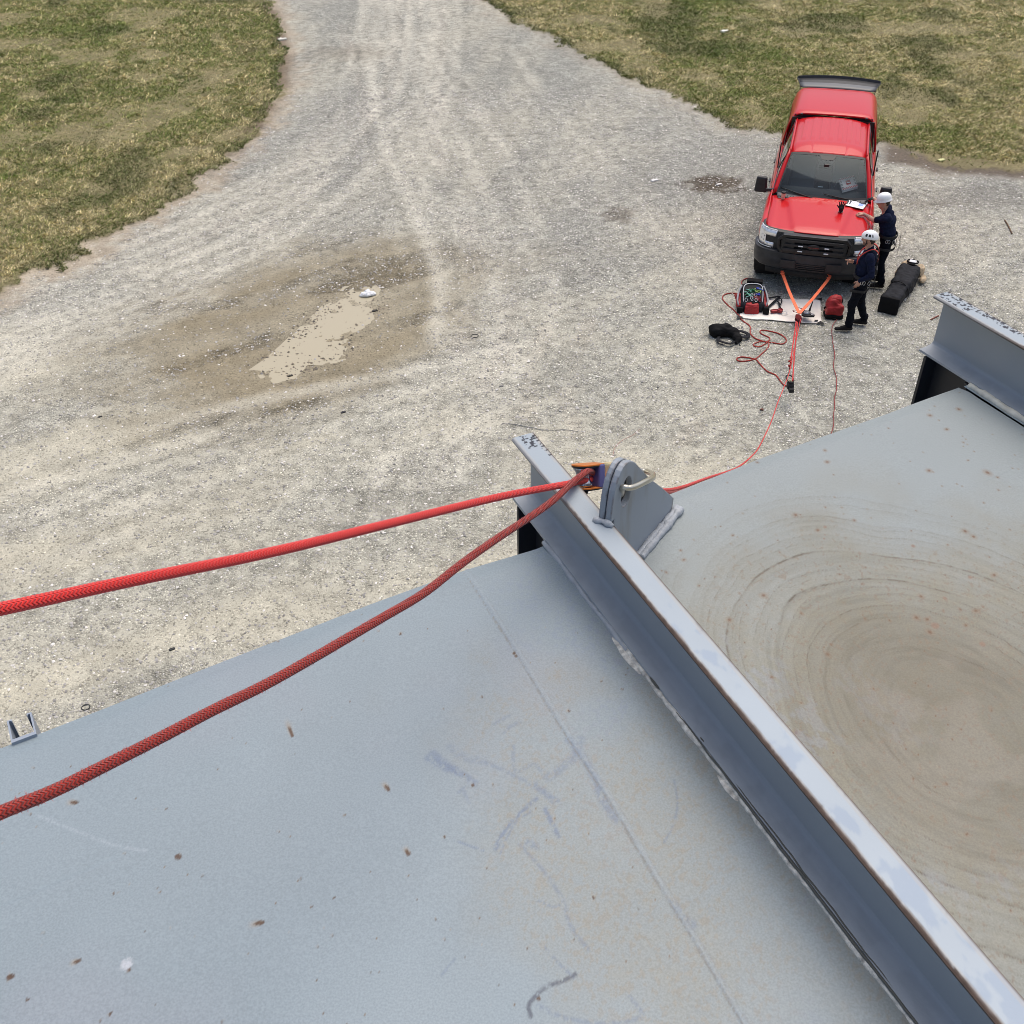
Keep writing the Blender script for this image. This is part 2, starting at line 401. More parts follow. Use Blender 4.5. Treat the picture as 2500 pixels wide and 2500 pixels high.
    # bare strip along the grass, then soil and thatch below it
    e = sstep(.85, .05, g) * (.45 + .55 * sstep(.0, 1.0, gr - gl)); tanc = np.array([.40, .325, .235]); C = C + (tanc - C) * (e * .7)[..., None]; grav = grav * (1 - e * .7)
    gi = sstep(.10, -.12, g)
    so = sstep(.35, -.15, sdist(x, y, SOIL) + (n2 - .5) * .7)
    C = C + (soil - C) * (so * .85)[..., None]; grav *= 1 - so
    th = np.array([.20, .175, .095]) + np.array([.06, .05, .02]) * n2[..., None]
    C = C + (th - C) * gi[..., None]; grav = grav * (1 - gi)
    z += gi * (.035 + .05 * (n2 - .5)) + sstep(.6, .0, g) * .01
    # tyre-scraped darker brown rim on the upper left lawn
    k = sstep(.55, .0, np.abs(gl + .1)) * sstep(22, 27, y) * sstep(.4, .6, n2); C = C + (np.array([.15, .11, .07]) - C) * (k * .8)[..., None]
    # puddle basin
    sp = sdist(x, y, PUD) + (n2 - .5) * .22 + (n3 - .5) * .16 + (fbm(x, y, 12, 3, 5) - .5) * .26
    b = sstep(.9, -.15, sp); z = z * (1 - b * .75) - b * .026 + (n3 - .5) * .012 * b
    n4 = fbm(x * 1.0, y * 1.0, 2.7, 4, 97); C = C * (1 + ((n3 - .5) * .28 + (n2 - .5) * .22 + (n4 - .5) * .22)[..., None])
    return z, np.clip(C, .01, .9), grav, g, wet, so
ys = list(np.arange(.5, 6.55, .09)) + [6.6]
while ys[-1] < 46: ys.append(ys[-1] + max(.035, .00014 * ys[-1] ** 2))
ys = np.array(ys); xs = np.arange(-22, 22.01, .055)
XX, YY = np.meshgrid(xs, ys)
z, C, grav, g, wet, so_ = surf(XX, YY)
edge = np.minimum(np.minimum(XX + 22, 22 - XX), np.minimum(YY - .5, 46 - YY)); z = np.where(edge < .5, z * edge / .5 - .05 * (1 - edge / .5), z)
def ground_mat():
    m = bpy.data.materials.new('gravel_yard'); m.use_nodes = True; t = m.node_tree; b = t.nodes['Principled BSDF']; N = t.nodes.new; Lk = t.links.new
    b.inputs['Roughness'].default_value = .92; b.inputs['Specular IOR Level'].default_value = .25
    geo = N('ShaderNodeNewGeometry'); a = N('ShaderNodeAttribute'); a.attribute_name = 'col'; ga = N('ShaderNodeAttribute'); ga.attribute_name = 'grav'
    def vor(sc, feat='F1'):
        v = N('ShaderNodeTexVoronoi'); v.feature = feat; v.inputs['Scale'].default_value = sc; Lk(geo.outputs['Position'], v.inputs['Vector']); return v
    v1 = vor(42); v2 = vor(90); v3 = vor(15)
    def mr(src, a0, a1, b0, b1):
        q = N('ShaderNodeMapRange'); q.inputs[1].default_value = a0; q.inputs[2].default_value = a1; q.inputs[3].default_value = b0; q.inputs[4].default_value = b1; Lk(src, q.inputs[0]); return q.outputs[0]
    def mul(x, y):
        q = N('ShaderNodeMath'); q.operation = 'MULTIPLY'
        for i, s_ in enumerate((x, y)):
            if isinstance(s_, float): q.inputs[i].default_value = s_
            else: Lk(s_, q.inputs[i])
        return q.outputs[0]
    def mixf(f, x, y):
        q = N('ShaderNodeMix'); Lk(f, q.inputs[0])
        for i, s_ in ((2, x), (3, y)):
            if isinstance(s_, float): q.inputs[i].default_value = s_
            else: Lk(s_, q.inputs[i])
        return q.outputs[0]
    sep1 = N('ShaderNodeSeparateColor'); Lk(v1.outputs['Color'], sep1.inputs[0]); sep2 = N('ShaderNodeSeparateColor'); Lk(v2.outputs['Color'], sep2.inputs[0])
    c1 = N('ShaderNodeValToRGB'); Lk(sep1.outputs[0], c1.inputs[0]); e = c1.color_ramp.elements
    e[0].position = 0; e[0].color = (.48, .48, .48, 1); e[1].position = 1; e[1].color = (2.2, 2.2, 2.2, 1)
    for p_, v_ in ((.2, .76), (.55, .96), (.8, 1.10), (.92, 1.35)):
        q = e.new(p_); q.color = (v_, v_, v_, 1)
    stone = mul(c1.outputs[0], mr(v1.outputs['Distance'], .0, .62, 1.12, .55))
    stone = mul(stone, mr(sep2.outputs[0], 0, 1, .78, 1.22))
    nz = N('ShaderNodeTexNoise'); nz.inputs['Scale'].default_value = 22; nz.inputs['Detail'].default_value = 6; nz.inputs['Roughness'].default_value = .75; Lk(geo.outputs['Position'], nz.inputs['Vector'])
    dirt = mul(mr(nz.outputs[0], .3, .7, .80, 1.18), mr(sep2.outputs[1], 0, 1, .86, 1.12))
    # sparse stones in the dirt too
    sp_ = mr(sep1.outputs[1], .80, .86, 0, 1); dirt = mixf(mul(sp_, .8), dirt, stone)
    nb = N('ShaderNodeTexNoise'); nb.inputs['Scale'].default_value = 5; nb.inputs['Detail'].default_value = 5; Lk(geo.outputs['Position'], nb.inputs['Vector'])
    gf = N('ShaderNodeMath'); gf.operation = 'ADD'; gf.use_clamp = True; Lk(ga.outputs['Fac'], gf.inputs[0]); Lk(mul(mr(nb.outputs[0], .35, .65, -.35, .35), mr(ga.outputs['Fac'], 0, .3, 0, 1)), gf.inputs[1])
    k = mixf(gf.outputs[0], dirt, stone)
    mx = N('ShaderNodeMix'); mx.data_type = 'RGBA'; mx.blend_type = 'MULTIPLY'; mx.inputs[0].default_value = 1; Lk(a.outputs['Color'], mx.inputs[6]); Lk(k, mx.inputs[7]); Lk(mx.outputs[2], b.inputs['Base Color'])
    hb = mixf(gf.outputs[0], mul(nz.outputs[0], .5), mul(mr(v1.outputs['Distance'], 0, .7, 1, 0), 1.0))
    bp = N('ShaderNodeBump'); bp.inputs['Strength'].default_value = .9; bp.inputs['Distance'].default_value = .02; Lk(hb, bp.inputs['Height']); Lk(bp.outputs[0], b.inputs['Normal'])
    return m
GM = ground_mat()
G = np.stack([XX, YY, z], -1)
gnd = gridmesh('gravel_yard', G, GM, flip=False); tag(gnd, kind='structure', label='gravel yard with pale dirt patches and tyre tracks')
colattr(gnd, 'col', C.reshape(-1, 3)); fattr(gnd, 'grav', grav.ravel())
base = mesh('ground', [(-300, -300, -.06), (300, -300, -.06), (300, 400, -.06), (-300, 400, -.06)], np.array([[0, 1, 2, 3]]), GM)
colattr(base, 'col', np.tile([[.30, .285, .19]], (4, 1))); fattr(base, 'grav', np.zeros(4)); tag(base, kind='structure')
# ---- puddle
pm = bpy.data.materials.new('muddy_water'); pm.use_nodes = True; b = pm.node_tree.nodes['Principled BSDF']
b.inputs['Base Color'].default_value = (.44, .395, .285, 1); b.inputs['Roughness'].default_value = .2; b.inputs['Specular IOR Level'].default_value = .3
PO = np.array(PUD); pc = PO.mean(0)
ring = [tuple(pc + (p - pc) * 1.5) for p in PO]
pd = MB(); pd.add([(x, y, -.0245) for x, y in ring], [tuple(range(len(ring)))]); pud = pd.build('puddle', pm); tag(pud, kind='structure', label='muddy beige puddle')
# ---- scattered stones
rng = np.random.default_rng(5)
def stones(n, ylo, yhi, smin, smax):
    yy = ylo + (yhi - ylo) * rng.random(n) ** 1.2; xx = (rng.random(n) - .5) * 2 * (yy * .52 + 2.2)
    zz, CC, gg, gd, wt, so2 = surf(xx, yy, True); k = (rng.random(n) < (.12 + gg * .9)) & (gd > .15) & (sdist(xx, yy, PUD) > .05)
    return xx[k], yy[k], zz[k], CC[k]
xx, yy, zz, CC = stones(90000, 6.9, 30, .01, .03)
n = len(xx); s = .008 + .014 * rng.random(n) ** 2.2 + .0003 * yy
bv = np.array([(1, 0, .1), (0, 1, -.1), (-1, .1, 0), (.1, -1, 0), (0, 0, .75), (0, 0, -.5)]); bf = np.array([(0, 1, 4), (1, 2, 4), (2, 3, 4), (3, 0, 4)])
V = bv[None] * (s[:, None] * (.7 + .6 * rng.random((n, 3))))[:, None, :]; V += (rng.random((n, 6, 3)) - .5) * (s * .5)[:, None, None]
an = rng.random(n) * 6.28; ca, sa = np.cos(an)[:, None], np.sin(an)[:, None]
V = np.stack([V[..., 0] * ca - V[..., 1] * sa, V[..., 0] * sa + V[..., 1] * ca, V[..., 2]], -1) + np.stack([xx, yy, zz + s * .15], -1)[:, None]
Fc = (bf[None] + (np.arange(n) * 6)[:, None, None]).reshape(-1, 3)
st_ = mesh('gravel', V.reshape(-1, 3), Fc, mat('stone', rough=.85, attr='col', spec=.3)); tag(st_, kind='stuff', label='loose pale gravel stones')
sc = np.where(rng.random(n) < .16, .60 + .18 * rng.random(n), .24 + .25 * rng.random(n)); cc = sc[:, None] * np.array([1, .975, .93]); colattr(st_, 'col', np.repeat(cc, 6, 0))
# ---- mud clods and pebbles breaking the margin of the puddle
r2 = np.random.default_rng(15); n = 9000; xx = pc[0] + (r2.random(n) - .5) * 5.5; yy = pc[1] + (r2.random(n) - .5) * 4.5
zz, CC, gg, gd, wt, so2 = surf(xx, yy, True); sp_ = sdist(xx, yy, PUD); k = (r2.random(n) < sstep(.38, .0, np.abs(sp_ - .02)) * (.25 + .75 * sstep(.42, .6, fbm(xx, yy, 2.2, 3, 61)))); xx, yy, zz, sp_ = xx[k], yy[k], zz[k], sp_[k]; n = len(xx); s = .010 + .022 * r2.random(n) ** 2
V = bv[None] * (s[:, None] * (.7 + .6 * r2.random((n, 3))))[:, None, :]; V += (r2.random((n, 6, 3)) - .5) * (s * .6)[:, None, None]; V += np.stack([xx, yy, np.maximum(zz, -.030) + s * .15], -1)[:, None]
o = mesh('mud_crumbs', V.reshape(-1, 3), (bf[None] + (np.arange(n) * 6)[:, None, None]).reshape(-1, 3), mat('wet_mud', rough=.5, attr='col')); tag(o, kind='stuff', label='dark wet mud crumbs round the margin of the puddle'); colattr(o, 'col', np.repeat((.05 + .22 * r2.random(n))[:, None] * np.array([1, .84, .60]), 6, 0))
# ---- grass
def grass(n, poly, name, label, ylo, yhi, seed):
    r = np.random.default_rng(seed)
    P = np.array(poly); yy = ylo + (yhi - ylo) * r.random(n) ** 1.25; half = yy * .56 + 2.5; xx = (r.random(n) * 2 - 1) * half
    k = (xx > P[:, 0].min()) & (xx < P[:, 0].max()); xx = xx[k]; yy = yy[k]
    n2 = fbm(xx, yy, 1.4, 4, 11); n3 = fbm(xx, yy, 6, 3, 23)
    d = sdist(xx, yy, poly) + (n2 - .5) * 1.1 + (n3 - .5) * .5
    zz, CC, gg, gd, wt, so2 = surf(xx, yy, True)
    bald = fbm(xx, yy * .75, .75, 5, 91); thin = sstep(.56, .74, bald) * .36
    k = (d < .02) & (r.random(len(xx)) > thin) & (r.random(len(xx)) > so2 * .93)
    xx, yy, zz, bald, d = xx[k], yy[k], zz[k], bald[k], d[k]; n = len(xx)
    patch = fbm(xx, yy * .7, .30, 4, 131); p2 = fbm(xx, yy, 1.9, 3, 151); p3 = fbm(xx, yy, 7.0, 2, 161)
    dark = sstep(.58, .72, fbm(xx, yy * .7, .55, 4, 171)) * .7 + sstep(-.45, 0, d) * .8
    mix = np.clip(r.random(n) * .95 + (patch - .5) * 1.1 + (p2 - .5) * 1.1 + (p3 - .5) * 1.0 + thin[k] * .5 - .02, 0, 1)
    green = np.array([.180, .235, .062]); olive = np.array([.33, .315, .13]); straw = np.array([.60, .525, .31]); dk = np.array([.070, .10, .03])
    c = np.where(mix[:, None] < .5, green + (olive - green) * (mix * 2)[:, None], olive + (straw - olive) * (mix * 2 - 1)[:, None])
    c = c + (dk - c) * np.clip(dark * (1 - .35 * r.random(n)), 0, .9)[:, None]; c *= ((.50 + 1.0 * r.random(n)) * (1 + (p3 - .5) * .7))[:, None] * 1.04
    h = (.022 + .032 * r.random(n)) * (.6 + .9 * p3) * (1 + .012 * yy) * (1 - .5 * sstep(.55, .68, bald)); wd = .0024 + .00030 * yy
    az = r.random(n) * 6.283; ln = h * (.5 + 1.3 * r.random(n)); dx, dy = np.cos(az), np.sin(az)
    b0 = np.stack([xx, yy, zz - .004], -1); side = np.stack([-dy, dx, np.zeros(n)], -1) * wd[:, None]; lean = np.stack([dx, dy, np.zeros(n)], -1)
    V = np.stack([b0 - side, b0 + side, b0 + lean * (ln * .4)[:, None] + side * .8 + np.array([0, 0, 1]) * (h * .7)[:, None], b0 + lean * ln[:, None] + np.array([0, 0, 1]) * h[:, None] * .95], 1)
    i = (np.arange(n) * 4)[:, None]; Fc = np.concatenate([i + np.array([[0, 1, 2]]), i + np.array([[0, 2, 3]])])
    o = mesh(name, V.reshape(-1, 3), Fc, GMAT); tag(o, kind='stuff', label=label); colattr(o, 'col', np.repeat(c, 4, 0)); return o
GMAT = mat('grass', rough=.75, attr='col', spec=.2)
grass(950000, GL, 'grass', 'patchy green and straw lawn left of the gravel drive', 15, 46, 3)
grass(950000, GRp, 'grass', 'patchy olive and straw lawn behind the red truck', 20, 46, 4)
# ================================================================ STEEL VESSEL
ZP = 7.445; ZT = 7.605
tank = empty('steel_tank', (0.0, 0.0, 0.0)); tag(tank, 'large pale grey-blue steel tank whose top deck fills the foreground', 'tank')
ed = np.array([math.sin(R(61.67)), math.cos(R(61.67)), 0]); inn = -np.array([math.sin(R(-24.5)), math.cos(R(-24.5)), 0])
acr = np.array([-inn[1], inn[0], 0])     # across the channels, towards the right beam
if acr @ ed < 0: acr = -acr
EP = np.array([at(x, y, ZP) for x, y in [(-400, 1950), (0, 1818), (259, 1721), (647, 1570), (906, 1471), (1139, 1387), (1310, 1335), (1480, 1262), (1643, 1197), (1863, 1113), (2032, 1055), (2222, 983), (2329, 945), (2700, 800)]])
O = at(1310, 1335, ZP)
es = (EP - O) @ ed; en = np.array([-ed[1], ed[0], 0]); eo = (EP - O) @ en
def uv(P): # plate coordinates: s along edge, t inward along channels
    P = np.asarray(P, float) - O; A = np.array([[ed[0], inn[0]], [ed[1], inn[1]]]); q = np.linalg.solve(A, P[..., :2].T).T if P.ndim > 1 else np.linalg.solve(A, P[:2]); return q
def pu(px, py): return uv(at(px, py, ZP))
def add_marks(S, T, C, H_):
    X = np.stack([S, T], -1)
    def line(pts, wd, col, amt, soft=.5, brk=0.0, hgt=0.0, sm=4, seed=0):
        nonlocal C, H_
        P = spline([pu(*p) for p in pts], sm); lo = P.min(0) - wd * 3; hi = P.max(0) + wd * 3
        mk = (S > lo[0]) & (S < hi[0]) & (T > lo[1]) & (T < hi[1])
        if not mk.any(): return
        d = dist_poly(S[mk], T[mk], P); a = sstep(wd, wd * (1 - soft), d) * amt
        if brk: a = a * sstep(brk - .12, brk + .12, fbm(S[mk], T[mk], 260, 3, 7 + seed))
        C[mk] = C[mk] + (np.array(col) - C[mk]) * a[:, None]
        if hgt: H_[mk] += sstep(wd, 0, d) * hgt
    def q7(p): return [(900 + x * .46584, 1600 + y * .46584) for x, y in p]
    blue = (.13, .175, .26); dkb = (.055, .065, .095)
    for pts, w_, a_ in [([(320, 530), (380, 560), (450, 590)], .013, .7), ([(340, 500), (430, 570), (560, 650)], .010, .6), ([(430, 470), (500, 520), (600, 540)], .012, .35), ([(880, 735), (760, 840), (700, 920), (665, 995)], .006, .8), ([(850, 800), (760, 870), (690, 1020)], .003, .6),
                        ([(920, 780), (955, 850), (995, 930)], .006, .8), ([(450, 950), (600, 1005)], .0025, .8), ([(790, 970), (900, 1090), (1010, 1250), (1060, 1400), (1150, 1520)], .005, .5), ([(830, 960), (880, 985)], .008, .6),
                        ([(890, 1820), (1000, 1875), (1130, 1905), (1250, 1915), (1430, 1880), (1400, 1810), (1370, 1775)], .0045, .55), ([(600, 540), (720, 590), (850, 660), (980, 740)], .006, .45), ([(760, 460), (770, 590), (870, 555), (930, 640)], .005, .45),
                        ([(950, 620), (1030, 560), (1080, 520), (1110, 430)], .012, .5), ([(1050, 430), (1120, 520), (1180, 620), (1240, 770), (1300, 850)], .012, .6), ([(880, 660), (940, 720), (1000, 760)], .010, .5), ([(1600, 650), (1620, 780), (1590, 900), (1550, 970)], .003, .6), ([(660, 350), (740, 310)], .006, .4), ([(715, 395), (750, 360), (795, 345)], .006, .45),
                        ([(920, 1510), (1000, 1600), (1075, 1670)], .003, .6), ([(380, 1660), (450, 1575)], .003, .5), ([(470, 700), (520, 660), (500, 700), (530, 750)], .005, .4), ([(1600, 1290), (1650, 1360), (1700, 1400)], .010, .5), ([(890, 1270), (970, 1300), (1000, 1290)], .003, .6)]:
        line(q7(pts), w_ , blue, a_ * .85, .8, .42, seed=int(pts[0][0]))
    line(q7([(1085, 1655), (1020, 1690), (930, 1720), (870, 1775), (838, 1820), (850, 1875)]), .0042, dkb, .75, .6, .3)
    line([(1060 + 0, 1985), (1270, 2075)][:1] + [(93, 1995), (200, 2040), (280, 2070), (350, 2085)][0:0] + [(1060, 1985)], .001, blue, 0)
    line([(93, 1995), (200, 2035), (280, 2062), (360, 2075)], .004, (.36, .41, .46), .4, .8, .4)
    # seam between the two deck plates
    sm_ = [(1139, 1393), (1262, 1585), (1340, 1712), (1395, 1800), (1500, 1960), (1600, 2130), (1700, 2290), (1830, 2510), (1960, 2740)]
    line(sm_, .0070, (.27, .32, .36), .4, .5, .36, hgt=.0016)
    line([(x - 7, y + 2) for x, y in sm_], .0022, (.20, .19, .17), .6, .5, .45, seed=3)
    line([(x + 8, y - 2) for x, y in sm_], .0014, (.22, .23, .24), .5, .5, .5, seed=5)
    # rust teardrops: head, tail vector
    def rust(px, py, tx, ty, r0, dark=1.0):
        nonlocal C
        a = pu(px, py); b = pu(px + tx, py + ty); L = np.linalg.norm(b - a) + 1e-6; d_ = (b - a) / L; R_ = max(L, r0) * 1.5 + r0 * 2
        mk = (np.abs(S - a[0]) < R_) & (np.abs(T - a[1]) < R_)
        if not mk.any(): return
        u_ = (S[mk] - a[0]) * d_[0] + (T[mk] - a[1]) * d_[1]; v_ = -(S[mk] - a[0]) * d_[1] + (T[mk] - a[1]) * d_[0]
        core = sstep(1.15, .75, np.hypot(np.where(u_ > 0, u_ / max(1.0, .5 * L / r0), u_) / r0, v_ / (r0 * .75)))
        tail = sstep(0, .15, u_ / L + .1) * sstep(1, .1, u_ / L) * sstep(1, 0, np.abs(v_) / (r0 * (1.2 + .9 * np.clip(u_ / L, 0, 1))))
        C[mk] += (np.array([.33, .24, .14]) - C[mk]) * (tail * .75)[:, None]; C[mk] += (np.array([.075, .038, .020]) - C[mk]) * (core * .92 * dark)[:, None]
    for a in [(185, 1963, -28, -2, .0048), (433, 2087, -2, -1, .0060), (716, 1800, -16, -44, .0042), (948, 1921, -18, -22, .0046), (996, 2075, -14, -22, .0044), (636, 2243, -40, 8, .0046), (186, 2338, -26, 8, .0042), (311, 2358, -10, 2, .0035), (20, 2378, -10, 2, .006), (62, 2432, -3, 0, .0028), (264, 2467, -6, 6, .003), (1260, 1600, -2, 4, .0042), (1264, 1606, 2, 3, .003), (1390, 1733, -8, -3, .003), (986, 1561, 0, -8, .003), (1180, 1702, -3, -4, .0025), (1154, 1908, -2, -6, .003), (1316, 2430, -4, -5, .0035), (1450, 2184, -2, -4, .003), (1085, 2035, -4, -6, .003), (861, 1573, 0, -5, .002)]:
        rust(*a)
    r = np.random.default_rng(8)
    for i in range(150):
        x, y = r.random() * 1650, 1450 + r.random() * 1050; rust(x, y, -8 * r.random(), -4 * r.random(), .0009 + .0016 * r.random() ** 2, .5 + .4 * r.random())
    line([(1338, 2470), (1390, 2468)], .0005, blue, 0)
    c = pu(309, 2345); mk = np.hypot(S - c[0], T - c[1]) < .03
    d = np.hypot(S[mk] - c[0], T[mk] - c[1]); C[mk] += (np.array([.42, .45, .49]) - C[mk]) * (sstep(.012, .006, d + .012 * (fbm(S[mk], T[mk], 90, 2, 3) - .5)) * sstep(.4, .6, fbm(S[mk], T[mk], 120, 2, 9)))[:, None]
    return C, H_
def deck(name, s0, s1, t1, fine, right, parent):
    ss = np.arange(s0, s1 + 1e-6, fine); tt = [0.0]
    while tt[-1] < t1: tt.append(tt[-1] + (fine if tt[-1] < 1.45 else fine * 8))
    tt = np.array(tt); S, T = np.meshgrid(ss, tt)
    eoff = np.interp(S, es, eo); tb = sstep(.5, 0, T)
    base = np.array([.232, .286, .318])
    n1 = fbm(S, T, 2.2, 4, 201); n2 = fbm(S, T, 9, 4, 211); n3 = fbm(S, T, 55, 3, 221); n4 = fbm(S, T, 170, 2, 231)
    C = np.tile(base, S.shape + (1,)); H_ = (n1 - .5) * .006
    if not right:
        C *= (1 + (n1 - .5) * .16 + (n2 - .5) * .07)[..., None]
        rose = sstep(.45, .7, fbm(S, T, 3.1, 3, 241)); C += (np.array([.252, .282, .318]) - C) * (rose * .5)[..., None]
        # thin dust settled near the seam and the channel foot
        a = pu(1500, 2100); dd = np.hypot((S - a[0]) / .22, (T - a[1]) / .5); dust = sstep(1.3, .1, dd + (n2 - .5) * 1.0) * .42 * (.5 + n3)
        dust = np.maximum(dust, sstep(.075, .0, s1 - S + (n2 - .5) * .04) * .5 * sstep(.08, .45, T))
        C += (np.array([.262, .260, .215]) - C) * dust[..., None]
        fine_ = sstep(.60, .66, n4) * sstep(.25, .7, dust * 1.6 + n2 * .35); C += (np.array([.25, .20, .13]) - C) * (fine_ * .28)[..., None]
        blu = sstep(.55, .62, n4) * sstep(.45, .65, n2) * sstep(.30, .0, s1 - S); C += (np.array([.21, .26, .35]) - C) * (blu * .45)[..., None]
        C, H_ = add_marks(S, T, C, H_)
        H_ -= sstep(0, .5, T) * sstep(0, .35, s1 - S) * .010
    else:
        c0 = pu(2330, 1735); ua = pu(2900, 2100) - c0
        # drying rings of a shallow pond
        d1 = (S - c0[0]); d2 = (T - c0[1]); dx = fbm(S, T, 3.0, 3, 301) - .5; dy = fbm(S, T, 3.0, 3, 311) - .5
        rr = np.hypot(d1 / .33, d2 / .40) + dx * .17 + dy * .05 + (fbm(S, T, 14, 3, 321) - .5) * .030
        dirt = sstep(2.0, .70, rr + (n2 - .5) * 1.0) ; dirt = dirt * (.80 + .35 * (n3 - .5)) * sstep(-.02, .30, T)
        edgeclean = sstep(.0, .10, S + (n2 - .5) * .07)
        dirt *= .25 + .75 * edgeclean; dirt = np.clip(dirt, 0, 1)
        tan_ = np.array([.214, .198, .138]); brown = np.array([.138, .122, .083])
        C = C * .97; C += (np.array([.270, .298, .290]) - C) * .6; C += (tan_ - C) * (dirt * .9)[..., None]
        inner = sstep(1.0, .45, rr + (n2 - .5) * .35); C += (brown - C) * (inner * .60 * (.6 + .8 * n2))[..., None]
        pale = sstep(.52, .66, fbm(S, T, 11, 4, 331)) * sstep(.9, .3, rr); C += (np.array([.25, .228, .190]) - C) * (pale * .28)[..., None]
        for k, (rk, wk, ak) in enumerate([(.62, .010, .5), (.78, .008, .35), (.88, .012, .75), (.93, .005, .3), (1.02, .006, .35), (1.10, .013, .7), (1.16, .006, .3), (1.24, .006, .35), (1.33, .008, .4), (1.42, .006, .2), (.45, .012, .45), (.70, .006, .5), (.83, .005, .4), (.97, .005, .45), (1.06, .004, .3), (1.20, .004, .35), (1.29, .004, .3), (1.48, .004, .25)]):
            q = rr + .018 * np.sin(k * 2.1) * (fbm(S, T, 4, 2, 340 + k) - .5) * 3; m_ = sstep(wk * .70, 0, np.abs(q - rk + (n4 - .5) * .006)) * ak * 1.35 * sstep(.30, .62, fbm(S, T, 9, 4, 360 + k) + .04) * (.35 + .65 * sstep(.35, .6, fbm(S, T, 90, 2, 380 + k)))
            C += (np.array([.085, .066, .045]) - C) * m_[..., None]
            C += (brown - C) * (sstep(.05, 0, np.clip(rk - q, -.001, 1)) * (q < rk) * ak * .34)[..., None]
        th_ = np.arctan2(d2 / .40, d1 / .33); arc = fbm(rr * 42, th_ * 2.2 + 7., 1.0, 4, 455); arc2 = fbm(rr * 110, th_ * 3.5 + 9., 1.0, 3, 457)
        C *= (1 - (dirt * (sstep(.50, .68, arc) * .16 + (arc2 - .5) * .20) * sstep(.12, .45, rr) * sstep(1.55, .85, rr + (n2 - .5) * .5)))[..., None]; C *= (1 + (n3 - .5) * .10 * dirt)[..., None]
        # rust freckles
        fr = sstep(.70, .76, n4) * sstep(.3, .8, dirt + n2 * .3); C += (np.array([.19, .135, .09]) - C) * (fr * .45)[..., None]
        r = np.random.default_rng(3)
        for i in range(420):
            a, b_ = r.random() * 1.2, r.random() ** .9 * 1.2; rad = .0011 + .0036 * r.random() ** 5
            i0, i1 = np.searchsorted(ss, [a - .02, a + .02]); j0, j1 = np.searchsorted(tt, [b_ - .02, b_ + .02])
            if i1 <= i0 or j1 <= j0: continue
            sub = (slice(j0, j1), slice(i0, i1)); d = np.hypot(S[sub] - a, (T[sub] - b_) * (.7 + .6 * r.random()))
            C[sub] += (np.array([.20, .135, .085]) - C[sub]) * (sstep(rad * 3.2, rad, d) * .45)[..., None]; C[sub] += (np.array([.12, .055, .025]) - C[sub]) * (sstep(rad * 1.2, rad * .5, d) * .8)[..., None]
        for a_, b_ in [((2023, 1286), .005), ((2234, 1327), .006), ((2372, 1400), .006), ((2311, 1449), .006), ((2287, 1515), .011), ((2404, 1560), .008), ((2022, 1304), .003), ((2020, 1313), .003)]:
            c = pu(*a_); d = np.hypot(S - c[0], T - c[1]); C += (np.array([.21, .13, .09]) - C) * (sstep(b_, b_ * .4, d) * .8)[..., None]
        sc_ = sstep(.5, .62, fbm(S, T, 5, 3, 401)) * sstep(.50, .6, fbm(S * 1.7, T * .8, 60, 3, 411)) * sstep(.5, .0, S); C += (np.array([.24, .28, .34]) - C) * (sc_ * .45)[..., None]
        H_ -= .016 * sstep(2.2, .2, rr)
        # foot of the channel stays clean and blue
    rollover = sstep(.05, 0, T) ** 2
    P = O + S[..., None] * ed + T[..., None] * inn + (eoff * tb)[..., None] * en
    P[..., 2] = ZP + H_ * sstep(0, .08, T) - rollover * .006
    P[..., 2] += np.where(T < .3, (fbm(S, T * 0, 3, 2, 77) - .5) * .010 * tb, 0)
    o = gridmesh(name, P, DECKM, parent, thick=.0, flip=True); colattr(o, 'col', np.clip(C, .01, .95).reshape(-1, 3)); return o
def deck_mat():
    m = bpy.data.materials.new('painted_steel_deck'); m.use_nodes = True; t = m.node_tree; b = t.nodes['Principled BSDF']; N = t.nodes.new; Lk = t.links.new
    b.inputs['Roughness'].default_value = .5; b.inputs['Specular IOR Level'].default_value = .42
    geo = N('ShaderNodeNewGeometry'); a = N('ShaderNodeAttribute'); a.attribute_name = 'col'
    n = N('ShaderNodeTexNoise'); n.inputs['Scale'].default_value = 330; n.inputs['Detail'].default_value = 3; Lk(geo.outputs['Position'], n.inputs['Vector'])
    mr = N('ShaderNodeMapRange'); mr.inputs[1].default_value = .35; mr.inputs[2].default_value = .65; mr.inputs[3].default_value = .90; mr.inputs[4].default_value = 1.07; Lk(n.outputs[0], mr.inputs[0])
    mx = N('ShaderNodeMix'); mx.data_type = 'RGBA'; mx.blend_type = 'MULTIPLY'; mx.inputs[0].default_value = 1; Lk(a.outputs['Color'], mx.inputs[6]); Lk(mr.outputs[0], mx.inputs[7]); Lk(mx.outputs[2], b.inputs['Base Color'])
    n2 = N('ShaderNodeTexNoise'); n2.inputs['Scale'].default_value = 150; n2.inputs['Detail'].default_value = 4; Lk(geo.outputs['Position'], n2.inputs['Vector'])
    bp = N('ShaderNodeBump'); bp.inputs['Strength'].default_value = .35; bp.inputs['Distance'].default_value = .0015; Lk(n2.outputs[0], bp.inputs['Height']); Lk(bp.outputs[0], b.inputs['Normal'])
    n3 = N('ShaderNodeTexNoise'); n3.inputs['Scale'].default_value = 4; Lk(geo.outputs['Position'], n3.inputs['Vector'])
    r = N('ShaderNodeMapRange'); r.inputs[3].default_value = .40; r.inputs[4].default_value = .62; Lk(n3.outputs[0], r.inputs[0]); Lk(r.outputs[0], b.inputs['Roughness'])
    return m
DECKM = deck_mat()
w1 = uv(at(1310, 1325, ZP))[0]; w2 = uv(at(2329, 944, ZP))[0]    # s of the two channels' left feet
deck('deck_plate', -1.55, w1 + .02, 3.2, .0026, False, tank)
